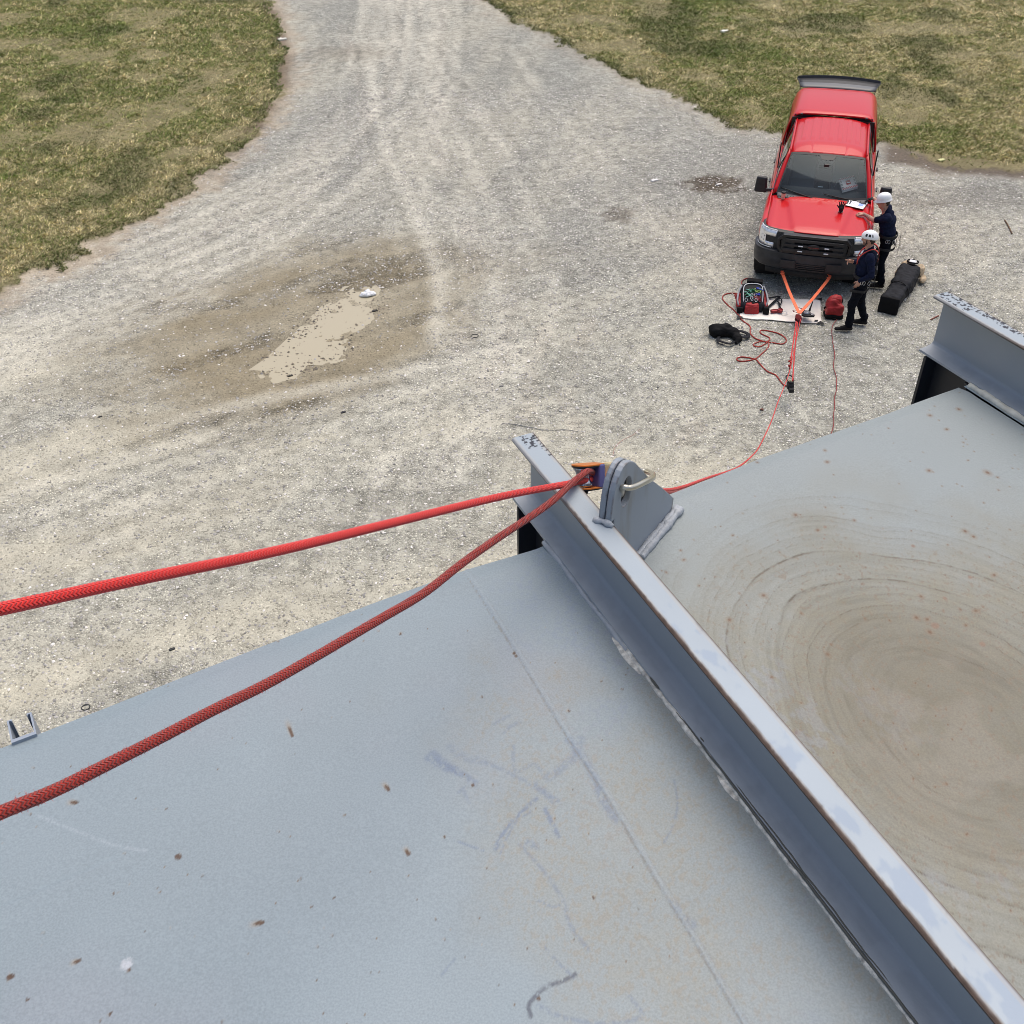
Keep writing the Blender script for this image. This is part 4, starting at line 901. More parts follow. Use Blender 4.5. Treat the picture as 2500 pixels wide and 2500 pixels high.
# ================================================================ PICKUP TRUCK (local: x to its left side, y rearwards, z up)
TX, TY, TYAW, TS = 5.465, 17.13, -.292, 1.012
truck = empty('pickup_truck', (TX, TY, 0), TYAW, TS); tag(truck, 'red pickup truck with a matching canopy over its bed, rear hatch lifted', 'pickup truck')
def tw_(x, y, z_):
    c, s = math.cos(TYAW), math.sin(TYAW); return np.array([TX + TS * (x * c - y * s), TY + TS * (x * s + y * c), z_ * TS])
def tl(px, py, z_):
    p = at(px, py, z_ * TS); d = (p[:2] - [TX, TY]) / TS; c, s = math.cos(TYAW), math.sin(TYAW); return np.array([d[0] * c + d[1] * s, -d[0] * s + d[1] * c, z_])
PR = mat('red_car_paint', (.56, .010, .015), .28, coat=.40, spec=.2); PR.node_tree.nodes['Principled BSDF'].inputs['Coat Roughness'].default_value = .06
TRIM = mat('black_textured_plastic', (.018, .019, .022), .48, var=.25, vs=14, bump=.15, bs=90)
TRIM2 = mat('satin_black_trim', (.012, .012, .014), .32); VOID = mat('deep_black', (.004, .004, .005), .6)
GLS = bpy.data.materials.new('tinted_glass'); GLS.use_nodes = True; b_ = GLS.node_tree.nodes['Principled BSDF']; b_.inputs['Base Color'].default_value = (.010, .013, .014, 1); b_.inputs['Roughness'].default_value = .05; b_.inputs['Specular IOR Level'].default_value = .6
WS = bpy.data.materials.new('windshield_glass'); WS.use_nodes = True; t_ = WS.node_tree; t_.nodes.clear(); o_ = t_.nodes.new('ShaderNodeOutputMaterial'); tr_ = t_.nodes.new('ShaderNodeBsdfTransparent'); tr_.inputs[0].default_value = (.97, 1.0, .99, 1); gl2 = t_.nodes.new('ShaderNodeBsdfGlossy'); gl2.inputs['Roughness'].default_value = .04; gl2.inputs['Color'].default_value = (.8, .9, .92, 1)
fr_ = t_.nodes.new('ShaderNodeFresnel'); fr_.inputs[0].default_value = 1.55; mx_ = t_.nodes.new('ShaderNodeMixShader'); t_.links.new(fr_.outputs[0], mx_.inputs[0]); t_.links.new(tr_.outputs[0], mx_.inputs[1]); t_.links.new(gl2.outputs[0], mx_.inputs[2]); t_.links.new(mx_.outputs[0], o_.inputs[0])
# ---- body shell sides
WR, WZ = .455, .41; WY = (.97, 4.68)
ysb = np.concatenate([np.arange(.36, 1.56, .03), np.arange(1.56, 4.1, .12), np.arange(4.1, 5.3, .03), np.arange(5.3, 5.86, .06), [5.86]])
def bottom(y):
    z_ = .46
    for c in WY:
        d = abs(y - c)
        if d < WR: z_ = max(z_, WZ + math.sqrt(WR * WR - d * d))
    return z_
def hoodz(x, y):
    x = np.abs(x); f = np.clip((y - .08) / 1.5, 0, 1)
    z_ = 1.155 + .115 * f - .075 * (x / .92) ** 2.6 - .012 * (x / .9) ** 2
    xc = .40 + .24 * f; dome = 1 - sstep(xc - .05, xc + .05, x); z_ = z_ + .030 * dome * sstep(1.6, 1.3, y) * sstep(-.1, .35, y)
    z_ = z_ + .018 * np.exp(-((x - .80) / .06) ** 2) * (1 - f * .5)
    z_ = z_ - .075 * np.clip((.20 - (y - yf(x) + .02)) / .20, 0, 1) ** 2
    return z_
def yf(x): return .02 + .30 * np.abs(x) ** 3.0
for sgn in (-1, 1):
    G_ = []
    for y in ysb:
        tap = 1 - .055 * max(0, (.95 - y) / .6) ** 2; zt = float(hoodz(.90, y)) - .004 if y < 1.6 else (1.24 if y < 4.08 else 1.30)
        bz = bottom(y); fl = .018 * math.exp(-min(abs(y - WY[0]), abs(y - WY[1])) ** 4 * 8)
        prof = [(.955 + fl, bz - .0), (.985 + fl, max(bz + .02, .60)), (1.0 + fl * .6, max(bz + .04, .80)), (1.0, max(bz + .06, .93)), (.985, 1.04), (.962, 1.12), (.930, zt - .018), (.895, zt)]
        if y > 1.7: prof[-1] = (.885, zt); prof[-2] = (.925, zt - .03)
        G_.append([(sgn * x * tap, y, z_) for x, z_ in prof])
    gridmesh('side_panel', np.array(G_), PR, truck, flip=(sgn > 0), thick=.004)
    for yc_ in WY:   # dark wheel houses
        b = MB(); b.lathe([(WR + .005, .62), (WR + .005, .965), (.1, .62)], (0, yc_, WZ), 24, axis='x', M=np.diag([sgn, 1, 1]), a0=0, a1=math.pi * 2); b.build('wheel_arch_liner', VOID, truck)
und = MB(); und.box((0, 3.0, .62), (.88, 2.6, .22)); und.box((0, .75, .62), (.62, .45, .22)); und.build('chassis', VOID, truck)
# ---- hood
xs_ = np.linspace(-1, 1, 49); vs_ = np.linspace(0, 1, 40) ** 1.3
Gh = np.zeros((40, 49, 3))
for i, v in enumerate(vs_):
    for j, u in enumerate(xs_):
        hw = .885 + .01 * v; x = u * hw; y0 = yf(x) + .075 + .02 * abs(u) ** 2; y1 = 1.60 - .14 * (1 - u * u) + .02; y = y0 + (y1 - y0) * v
        Gh[i, j] = (x, y, hoodz(x, y))
gridmesh('hood', Gh, PR, truck, thick=.012)
# ---- front fascia: sweep helper
pth = spline([(-.985, .60), (-.985, .42), (-.955, .285), (-.87, .185), (-.70, .105), (-.42, .045), (0, .02), (.42, .045), (.70, .105), (.87, .185), (.955, .285), (.985, .42), (.985, .60)], 8)
tn = np.gradient(pth, axis=0); tn /= np.linalg.norm(tn, axis=1)[:, None]; nrm = np.stack([tn[:, 1], -tn[:, 0]], 1)
def sweep(name, prof, m, parent, sel=None, thick=.01, smooth=True, sharp=35):
    idx = np.arange(len(pth)) if sel is None else np.where(sel(pth))[0]
    G_ = np.array([[(*(pth[i] + nrm[i] * o_), z_) for (o_, z_) in prof] for i in idx]); o = gridmesh(name, G_, m, parent, smooth=smooth, thick=thick, flip=True); o.data.set_sharp_from_angle(angle=R(sharp)); return o
sweep('fascia', [(-.05, .74), (-.02, .80), (-.02, 1.0), (-.045, 1.115), (-.09, 1.15)], TRIM, truck, thick=.006)
bp_ = sweep('bumper', [(-.10, .44), (-.02, .45), (.035, .50), (.05, .56), (.055, .655), (.045, .70), (.055, .745), (.045, .785), (.01, .80), (-.06, .80), (-.08, .79)], TRIM2, truck, thick=.008)
bp_.data.materials[0] = mat('dusty_black_bumper', (.022, .024, .030), .42, var=.35, vs=7)
sweep('air_dam', [(-.14, .30), (-.08, .32), (-.05, .44)], VOID, truck, sel=lambda p: np.abs(p[:, 0]) < .82)
b = MB()
for sx in (-1, 1): b.box((sx * .40, .045 - .055 - .012, .60), (.135, .014, .072))
b.build('bumper_pad', TRIM, truck, bevel=.006)
b = MB(); b.box((0, .045 - .058, .575), (.26, .010, .085)); b.build('intake', VOID, truck)
b = MB()
for z_ in (.515, .55, .585, .62): b.box((0, .045 - .075, z_), (.255, .012, .0075))
b.build('intake_louver', TRIM2, truck, bevel=.002)
# grille
grl = MB(); yg = -.03
def frame(mb, x1, x2, z1, z2, ch, w_, y, d):
    o1 = [(-x2, z2 - ch), (-x1 - .0, z2), (x1, z2), (x2, z2 - ch), (x2 - .01, z1 + ch * .6), (x2 - .07, z1), (-x2 + .07, z1), (-x2 + .01, z1 + ch * .6)]
    c = np.array([0, (z1 + z2) / 2]); n = len(o1); V = []
    for k_, yy in ((1, y), (1, y + d)):
        for p in o1: V.append((p[0], yy + .06 * (abs(p[0]) / .65) ** 2.5, p[1]))
    for yy in (y, y + d):
        for p in o1: V.append((p[0] * (1 - w_ / x2), yy + .06 * (abs(p[0]) / .65) ** 2.5, c[1] + (p[1] - c[1]) * (1 - w_ / ((z2 - z1) / 2))))
    Fc = []
    for i in range(n):
        j = (i + 1) % n; Fc += [(i, j, n + j, n + i), (2 * n + i, 3 * n + i, 3 * n + j, 2 * n + j), (i, 2 * n + i, 2 * n + j, j)]
    mb.add(V, Fc)
frame(grl, .54, .635, .80, 1.135, .10, .045, -.060, .10); grille = grl.build('grille', TRIM2, truck, bevel=.006)
b = MB(); frame(b, .50, .575, .835, 1.095, .08, .012, -.045, .05); b.build('inner_ring', TRIM, grille)
b = MB(); b.box((0, yg + .03, .965), (.56, .006, .135)); b.build('grille_mesh', VOID, grille)
b = MB()
for z_, hh, hw in ((1.052, .024, .50), (.967, .021, .50), (.880, .026, .52)): b.box((0, yg - .010, z_), (hw, .018, hh))
for x in np.linspace(-.34, .34, 6):
    b.box((x, yg + .012, .965), (.007, .016, .11))
for sx in (-1, 1): b.add([(sx * .34, yg - .02, 1.07), (sx * .34, yg - .02, .86), (sx * .55, yg + .02, .84), (sx * .55, yg + .02, 1.09), (sx * .34, yg + .02, 1.07), (sx * .34, yg + .02, .86)], [(0, 1, 2, 3)])
b.build('grille_bar', TRIM, grille, bevel=.003)
b = MB(); b.lathe([(0, -.012), (.10, -.012), (.118, -.004), (.118, .01)], (0, yg - .035, .967), 32, axis='y', sx=1, sy=1, M=np.diag([1, 1, .42])); b.build('oval_badge', TRIM2, grille, smooth=True, sharp=40)
b = MB(); b.box((0, yg - .0495, .966), (.088, .002, .0055)); b.build('badge_stripe', mat('dull_red', (.20, .02, .02), .5), grille)
LED = mat('white_marker_lens', (.85, .86, .88), .2)
for x in (-.225, .225):
    for z_ in (.967, .872): b = MB(); b.box((x, yg - .036, z_), (.040, .008, .0095)); b.build('marker_light', LED, grille, bevel=.003)
# headlights
HLM = bpy.data.materials.new('headlight_lens'); HLM.use_nodes = True; t_ = HLM.node_tree; b_ = t_.nodes['Principled BSDF']; b_.inputs['Roughness'].default_value = .12; b_.inputs['Metallic'].default_value = .55; b_.inputs['Coat Weight'].default_value = 1
tc_ = t_.nodes.new('ShaderNodeTexCoord'); v_ = t_.nodes.new('ShaderNodeTexVoronoi'); v_.inputs['Scale'].default_value = 17; r_ = t_.nodes.new('ShaderNodeValToRGB'); t_.links.new(tc_.outputs['Object'], v_.inputs['Vector']); t_.links.new(v_.outputs['Distance'], r_.inputs[0]); t_.links.new(r_.outputs[0], b_.inputs['Base Color'])
r_.color_ramp.elements[0].color = (.16, .17, .18, 1); r_.color_ramp.elements[1].color = (.95, .95, .96, 1); r_.color_ramp.elements[1].position = .42
CHR = mat('headlight_bezel', (.75, .76, .78), .2, metal=.7)
for sgn in (-1, 1):
    hl = None
    for k_, (xa, xb, prof) in enumerate([(.845, .99, [(-.008, .815), (-.004, .90), (-.004, 1.0), (-.015, 1.10), (-.045, 1.15)]), (.66, .90, [(-.006, 1.025), (-.012, 1.08), (-.040, 1.14)]), (.70, .90, [(-.010, .815), (-.008, .905)])]):
        sel = (lambda p, a=xa, c=xb: (p[:, 0] * sgn >= a) & (p[:, 0] * sgn <= c) & (p[:, 1] < .40))
        if k_ == 0: hl = sweep('headlight', prof, HLM, truck, sel=sel, thick=.01)
        else: sweep('lens_arm', prof, HLM, hl, sel=sel, thick=.011 + .001 * k_)
    bz_ = MB(); i_ = np.where((pth[:, 0] * sgn >= .66) & (pth[:, 1] < .42))[0]; Pt = [(*(pth[i] + nrm[i] * (-.034)), 1.142) for i in i_]; bz_.tube(Pt, .006, 6)
    Pt = [(*(pth[i] + nrm[i] * (.006)), .818) for i in i_ if abs(pth[i][0]) > .70]; bz_.tube(Pt, .007, 6); bz_.build('bezel', CHR, hl, smooth=True)
# ---- greenhouse
def wsp(u, v):
    """windshield surface, u -1..1, v 0 bottom..1 top"""
    b0 = np.array([u * .83, 1.60 - .15 * (1 - u * u), 1.255]); b1 = np.array([u * .675, 2.24 - .07 * (1 - u * u), 1.805 + .045 * (1 - u * u)]); p = b0 + (b1 - b0) * v; p[2] += .03 * math.sin(v * math.pi); return p
us = np.linspace(-1, 1, 25)
gridmesh('windshield', np.array([[wsp(u * .965, .05 + v * .90) for u in us] for v in np.linspace(0, 1, 12)]), WS, truck)
b = MB()
def band(mb, f, n=24, lift=.006):
    pass
frit = []
Gf = []
for (ua, ub, va, vb) in ((-.995, .995, -.02, .055), (-.995, .995, .945, 1.0), (-.995, -.955, 0, 1), (.955, .995, 0, 1)):
    uu = np.linspace(ua, ub, 20 if ub - ua > .5 else 2); vv = np.linspace(va, vb, 2 if ub - ua > .5 else 14)
    G_ = np.array([[wsp(u, v) + np.array([0, -.002, .004]) for u in uu] for v in vv]); r0, c0 = G_.shape[:2]; ii = np.arange(r0 * c0).reshape(r0, c0)
    b.add(G_.reshape(-1, 3), np.stack([ii[:-1, :-1], ii[:-1, 1:], ii[1:, 1:], ii[1:, :-1]], -1).reshape(-1, 4))
G_ = [wsp(-.22, .945), wsp(.22, .945), wsp(.15, .84), wsp(-.15, .84)]; b.add([p + np.array([0, -.003, .006]) for p in G_], [(0, 1, 2, 3)])
b.build('windshield_frit', TRIM2, truck)
b = MB(); b.box((.0, 1.96, 1.70), (.05, .02, .03)); b.box((0, 2.0, 1.665), (.13, .015, .035)); b.build('rear_view_mirror', TRIM2, truck, bevel=.01)
# roof with pressed ribs
def roofz(x, y, hw=.70):
    z_ = 1.935 - .075 * (np.abs(x) / hw) ** 3 - .015 * (x / hw) ** 2 - .085 * np.clip((2.62 - y) / .42, 0, 1) ** 2 - .012 * np.clip((y - 3.9) / .2, 0, 1) ** 2
    rib = 0
    for c in (-.50, -.33, -.165, 0, .165, .33, .50): rib = rib + sstep(.048, .036, np.abs(x - c))
    return z_ + .0065 * rib * sstep(2.68, 2.76, y) * sstep(4.04, 3.98, y)
xr = np.unique(np.concatenate([np.linspace(-.70, .70, 15)] + [c + np.array([-.05, -.044, -.038, -.03, .03, .038, .044, .05]) for c in (-.50, -.33, -.165, 0, .165, .33, .50)])); xr = xr[np.abs(xr) <= .7001]
yr = np.concatenate([np.linspace(0, .2, 6), [.21, .225, .24, .27], np.linspace(.30, .93, 12), [.95, .965, .98, 1.0]])
Gr = np.array([[(x, (y0 := wsp(x / .70, 1.0)[1] - .01) + v * (4.06 - y0), 0) for x in xr] for v in yr]); Gr[..., 2] = roofz(Gr[..., 0], Gr[..., 1])
for j, x in enumerate(xr): Gr[0, j, 2] = min(Gr[0, j, 2], wsp(x / .70, 1.0)[2] + .012)
gridmesh('cab_roof', Gr, PR, truck, thick=.02)
# cab sides: pillar frames and glass
def sidept(y, v, sgn):   # v 0 belt, 1 roof rail
    lean = .885 + (.705 - .885) * v - .02 * math.sin(v * math.pi) * -1; return (sgn * lean, y, 1.235 + (1.872 - 1.235) * v)
for sgn in (-1, 1):
    fr = []
    def a_line(v): return 1.66 + (2.30 - 1.66) * v - .0
    G_ = []
    for v in np.linspace(0, 1, 9): G_.append([sidept(y, v, sgn) for y in np.linspace(a_line(v) - .055, 4.06, 20)])
    gridmesh('cab_side', np.array(G_), PR, truck, flip=(sgn < 0), thick=.03)
    # a pillar joins screen and side
    G_ = [[tuple(wsp(sgn * .99, v) + np.array([0, 0, .008])), tuple(np.array(sidept(a_line(v) - .06, v, sgn)) * np.array([1, 1, 1]) + np.array([sgn * .004, -.02, .006])), sidept(a_line(v) - .02, v, sgn)] for v in np.linspace(0, 1, 9)]
    gridmesh('a_pillar', np.array(G_), PR, truck, flip=(sgn < 0), thick=.02)
    for (ya0, ya1, yb0, yb1) in ((1.80, 2.44, 2.86, 2.84), (2.93, 2.93, 3.90, 3.72)):
        G_ = [[np.array(sidept(ya0 + (ya1 - ya0) * v + (yb0 - ya0 + ((yb1 - ya1) - (yb0 - ya0)) * v) * u, .07 + v * .84, sgn)) + np.array([sgn * .008, 0, .003]) for u in np.linspace(0, 1, 6)] for v in np.linspace(0, 1, 6)]
        gridmesh('side_window', np.array(G_), GLS, truck, flip=(sgn < 0))
    b = MB(); b.ribbon([np.array(sidept(y, .03, sgn)) + np.array([sgn * .010, 0, 0]) for y in np.linspace(1.72, 4.0, 12)], (0, 0, .03), .008); b.ribbon([np.array(sidept(y, .965, sgn)) + np.array([sgn * .012, 0, .004]) for y in np.linspace(2.35, 4.0, 12)], (0, 0, .022), .008)
    b.box((sgn * .905, 2.90, 1.50), (.01, .035, .24)); b.build('window_trim', TRIM2, truck)
    for y in (2.72, 3.82):
        b = MB(); b.box((sgn * 1.012, y, 1.05), (.016, .085, .016)); b.build('door_handle', TRIM2, truck, bevel=.008)
    # mirrors
    b = MB(); b.box((sgn * 1.13, 1.86, 1.29), (.120, .06, .15), top=.82); mr_ = b.build('wing_mirror', TRIM, truck, bevel=.035)
    b = MB(); b.box((sgn * .97, 1.84, 1.20), (.09, .035, .028)); b.build('mirror_arm', TRIM, mr_, bevel=.01)
    b = MB(); b.box((sgn * 1.13, 1.918, 1.29), (.095, .003, .10)); b.build('mirror_glass', mat('mirror', (.8, .82, .84), .05, metal=1), mr_)
b = MB(); b.box((0, 4.05, 1.55), (.80, .01, .34)); b.build('cab_back', TRIM2, truck)
# interior
INT = mat('dark_dashboard', (.14, .15, .145), .6); SEAT = mat('grey_seat_cloth', (.30, .31, .31), .85)
b = MB(); b.extrude([(1.42, 1.235), (2.1, 1.22), (2.18, 1.05), (1.42, 1.05)], 1.56, (-.78, 0, 0), ((0, 1, 0), (0, 0, 1), (1, 0, 0))); b.box((0, 3.0, .72), (.85, 1.2, .03)); b.build('dashboard', INT, truck, bevel=.02)
for x in (-.40, .40):
    b = MB(); b.box((x, 2.75, .98), (.25, .27, .08)); b.box((x, 3.06, 1.28), (.24, .07, .28), M=[[1, 0, 0], [0, .97, .22], [0, -.22, .97]]); b.box((x, 3.16, 1.62), (.13, .05, .09)); b.build('seat', SEAT, truck, bevel=.04)
b = MB(); b.lathe([(.19 + .016 * math.cos(a), .016 * math.sin(a)) for a in np.linspace(0, 2 * math.pi, 9)], (.40, 2.32, 1.14), 28, M=[[1, 0, 0], [0, .45, -.89], [0, .89, .45]]); b.build('steering_wheel', INT, truck, smooth=True)
b = MB(); b.box((0, 2.55, .92), (.13, .42, .1)); b.build('centre_console', INT, truck, bevel=.03)
# cowl, wipers, antenna
G_ = []
for u in np.linspace(-1, 1, 30):
    x = u * .80; yw = wsp(u, 0)[1]; G_.append([(x, yw + .03, 1.262), (x, yw - .04, 1.248), (x, yw - .125, 1.235)])
gridmesh('cowl', np.array(G_), mat('faded_cowl_plastic', (.10, .10, .105), .6, var=.5, vs=9), truck, thick=.01, flip=True)
b = MB()
for x in np.concatenate([np.linspace(-.66, -.50, 4), np.linspace(-.36, -.04, 8), np.linspace(.14, .44, 8), np.linspace(.58, .70, 3)]):
    yw = wsp(x / .80, 0)[1]; b.box((x, yw - .075, 1.2480), (.011, .032, .006), M=[[1, 0, 0], [0, 1, 0], [0, .17, 1]])
b.build('cowl_louver', VOID, truck)
for (x0, x1, v0, v1) in ((-.10, -.76, -.02, .11), (.62, .02, -.02, .10)):
    b = MB(); P = [wsp(x0 / .82 + (x1 - x0) / .82 * t, v0 + (v1 - v0) * t) + np.array([0, -.015, .020]) for t in np.linspace(0, 1, 10)]; b.tube(P, np.linspace(.013, .007, 10), 6); b.build('wiper', VOID, truck, smooth=True)
b = MB(); b.tube([(-.93, 1.72, 1.20), (-.935, 1.80, 1.60), (-.94, 1.95, 2.02)], .0035, 5); b.build('antenna', TRIM2, truck)
# canopy (cap) over the bed, hatch up
Cp = []
for y in np.concatenate([[4.10, 4.12, 4.18], np.linspace(4.3, 5.72, 12), [5.80, 5.83]]):
    dz = -.03 * max(0, (4.18 - y) / .08) ** 2 - .02 * max(0, (y - 5.72) / .1) ** 2; top = 1.985 + .025 * math.sin((y - 4.1) / 1.75 * math.pi) + dz; nar = 1 - .0 * (y - 4.1)
    pr = [(.93, 1.30), (.915, 1.45), (.865, 1.70), (.815, 1.84), (.765, top - .065), (.69, top - .022), (.55, top - .006), (.28, top), (0, top + .002)]
    Cp.append([(-x * nar, y, z_) for x, z_ in pr] + [(x * nar, y, z_) for x, z_ in pr[::-1][1:]])
cap_o = gridmesh('canopy', np.array(Cp), PR, truck, thick=.03, flip=False)
for sgn in (-1, 1):
    G_ = [[(sgn * (.93 + (.862 - .93) * v + .012 - .0), y, 1.37 + (1.70 - 1.37) * v) for y in np.linspace(4.25 + .05 * v, 5.70 - .10 * v, 6)] for v in np.linspace(0, 1, 4)]
    gridmesh('canopy_window', np.array(G_), GLS, cap_o, flip=(sgn < 0))
b = MB(); b.add([(-.88, 4.11, 1.28), (.88, 4.11, 1.28), (.76, 4.11, 1.93), (-.76, 4.11, 1.93)], [(0, 1, 2, 3)]); b.build('canopy_front', VOID, cap_o)
b = MB(); b.box((0, 5.84, 1.0), (.93, .02, .28)); b.build('tailgate', PR, truck, bevel=.02)
# raised hatch
hz0, hy0, hl_, ha = 1.955, 5.84, .46, R(7)
def hp(x, u, o=0): return (x, hy0 + u * math.cos(ha) - o * math.sin(ha), hz0 + u * math.sin(ha) + o * math.cos(ha) + .05 * (1 - (abs(x) / .85) ** 2) * (.4 + .6 * u / hl_))
G_ = np.array([[hp(x * (.74 + .13 * u / hl_), u) for x in np.linspace(-1, 1, 17)] for u in np.linspace(0, hl_ * .97, 5)])
hatch = gridmesh('hatch', G_, [mat('grey_hatch_glass', (.10, .105, .11), .35), TRIM], truck, thick=.012); hatch.data.polygons.foreach_set('material_index', [1 if i // 16 >= 2 else 0 for i in range(64)])
b = MB(); P = [hp(x, hl_, .0) for x in np.linspace(-.86, .86, 17)]; b.ribbon(P, np.array([0, .035, .085]), .03)
for sgn in (-1, 1): b.tube([hp(sgn * .755, 0, .01), hp(sgn * .87, hl_, .01)], .014, 6)
b.build('hatch_frame', TRIM, hatch, bevel=.006)
for sgn in (-1, 1):
    b = MB(); b.tube([(sgn * .74, 5.78, 1.72), hp(sgn * .80, hl_ * .75, -.01)], .010, 6); b.build('gas_strut', TRIM2, hatch)
b = MB()
for x in (-.63, .63): b.box((x, 4.085, 1.935), (.02, .03, .02))
b.build('roof_bracket', TRIM2, truck)
# wheels
TYR = mat('tyre_rubber', (.022, .021, .020), .85, bump=.4, bs=60); RIM = mat('rim_alloy', (.35, .35, .36), .35, metal=.8)
def wheel(x, y, sgn, steer=0):
    t_ = MB(); prof = [(.24, -.12), (.30, -.135), (.385, -.13), (.405, -.105), (.408, -.05), (.408, .05), (.405, .105), (.385, .13), (.30, .135), (.24, .12), (.24, -.12)]
    t_.lathe(prof, (0, 0, 0), 48, axis='x')
    for k_ in range(40):
        a = k_ * 2 * math.pi / 40
        for (xx_, w_) in ((-.09, .03), (-.035, .02), (.035, .02), (.09, .03)):
            aa = a + (.08 if abs(xx_) > .05 else 0); M_ = np.array([[1, 0, 0], [0, math.cos(aa), -math.sin(aa)], [0, math.sin(aa), math.cos(aa)]]); t_.box(M_ @ np.array([xx_, 0, .411]), (w_, .019, .007), M=M_)
    wh = t_.build('wheel', TYR, truck, smooth=True, sharp=30); wh.location = (x, y, .412); wh.rotation_euler = (0, 0, steer)
    r_ = MB(); r_.lathe([(.245, .05), (.235, .09), (.20, .075), (.06, .07), (.055, .10), (0, .10)], (0, 0, 0), 30, axis='x', M=np.diag([sgn, 1, 1]))
    for k_ in range(6):
        a = k_ * math.pi / 3; M_ = np.array([[1, 0, 0], [0, math.cos(a), -math.sin(a)], [0, math.sin(a), math.cos(a)]]); r_.box(M_ @ np.array([sgn * .095, 0, .14]), (.018, .030, .10), M=M_)
    r_.build('rim', RIM, wh, smooth=True, sharp=30)
for sgn in (-1, 1):
    for y in WY: wheel(sgn * .865, y, sgn, R(-3) if y < 2 else 0)
# ---- things on and in the truck
def hood_at(px, py):
    z_ = 1.2
    for _ in range(6): p = tl(px, py, z_); z_ = float(hoodz(p[0], p[1]))
    return p[0], p[1], z_ + .0135
x, y, z_ = hood_at(1911, 487)
cup = empty('paper_cup', tuple(tw_(x, y, z_ - .002))); tag(cup, 'small tan paper cup with black lid standing on the red hood by the wiper', 'cup')
b = MB(); b.lathe([(0, 0), (.030, 0), (.043, .12), (.041, .12), (.0, .118)], n=20); b.build('cup_body', mat('tan_paper', (.75, .48, .36), .6, var=.2, vs=30), cup, smooth=True, sharp=40)
b = MB(); b.lathe([(.045, .116), (.046, .127), (.038, .14), (0, .14)], n=20); b.build('lid', TRIM2, cup, smooth=True, sharp=40)
# clipboard
c4 = [hood_at(*p) for p in ((2072, 491), (2118, 499), (2106, 514), (2064, 504))]; c4 = np.array([tw_(*p) for p in c4]); zt_ = c4[:, 2].max() + .006; ctr = c4.mean(0)
c4[:, 2] += .006
cb = empty('clipboard', tuple(ctr)); tag(cb, 'clipboard with white printed sheets lying on the red hood', 'clipboard')
def quad(mb, Q, h0, h1, s=1.0):
    V = []
    for h in (h0, h1):
        for p in Q: q = (np.array(p) - ctr) * s; V.append((q[0], q[1], q[2] + h))
    mb.add(V, [(0, 3, 2, 1), (4, 5, 6, 7), (0, 1, 5, 4), (1, 2, 6, 5), (2, 3, 7, 6), (3, 0, 4, 7)])
b = MB(); quad(b, c4, 0, .004, 1.05); b.build('board', mat('brown_board', (.10, .05, .03), .5), cb)
b = MB(); quad(b, c4, .0045, .007); b.build('sheet', mat('white_paper', (.80, .81, .84), .7), cb)
def bil(u, v): q = c4[0] * (1 - u) * (1 - v) + c4[1] * u * (1 - v) + c4[2] * u * v + c4[3] * (1 - u) * v - ctr; return q
b = MB()
for i, (u0, u1, v0, v1) in enumerate([(.62, .86, .18, .62)]): b.add([bil(u0, v0) + [0, 0, .0078], bil(u1, v0) + [0, 0, .0078], bil(u1, v1) + [0, 0, .0078], bil(u0, v1) + [0, 0, .0078]], [(0, 1, 2, 3)])
b.build('blue_table', mat('pale_blue_ink', (.32, .45, .78), .7), cb)
b = MB()
for k_ in range(9):
    u0 = .26 + .075 * k_; b.add([bil(u0, .12) + [0, 0, .0074], bil(u0 + .012, .12) + [0, 0, .0074], bil(u0 + .012, .86) + [0, 0, .0074], bil(u0, .86) + [0, 0, .0074]], [(0, 1, 2, 3)])
b.build('print_line', mat('grey_ink', (.45, .47, .55), .7), cb)
b = MB(); b.add([bil(.13, .1) + [0, 0, .0074], bil(.19, .1) + [0, 0, .0074], bil(.19, .7) + [0, 0, .0074], bil(.13, .7) + [0, 0, .0074]], [(0, 1, 2, 3)]); b.build('heading_bar', mat('dark_ink', (.03, .04, .09), .7), cb)
b = MB(); b.tube([bil(.02, .2) + [0, 0, .012], bil(.02, .8) + [0, 0, .012]], .010, 6); b.tube([bil(.10, .05) + [0, 0, .012], bil(.15, .55) + [0, 0, .012]], .005, 6); b.build('clip', TRIM2, cb)
# glove standing on its cuff
x, y, z_ = hood_at(2052, 519); gv = empty('work_glove', tuple(tw_(x, y, z_ - .003)), TYAW); tag(gv, 'black work glove standing fingers up on the red hood', 'glove')
pr = [('e', (0, 0, .085), (.048, .022, .055), .01), ('c', (0, 0, .02), (0, 0, .07), .036, .042)]
for k_, (dx, L_) in enumerate(((-.036, .055), (-.012, .068), (.013, .066), (.037, .052))): pr.append(('c', (dx, 0, .12), (dx * 1.35, .004, .12 + L_), .0115, .0095))
pr.append(('c', (-.042, 0, .08), (-.078, .004, .115), .012, .010))
V, Q, own = sdf_build(pr, .0045, .008); mesh('glove_body', V, Q, mat('black_knit', (.010, .010, .011), .8), gv, True)
b = MB(); b.lathe([(.040, .012), (.043, .0), (.045, .016), (.041, .018)], n=20, sy=.7); b.build('cuff', mat('light_cuff', (.55, .57, .58), .7), gv, smooth=True)
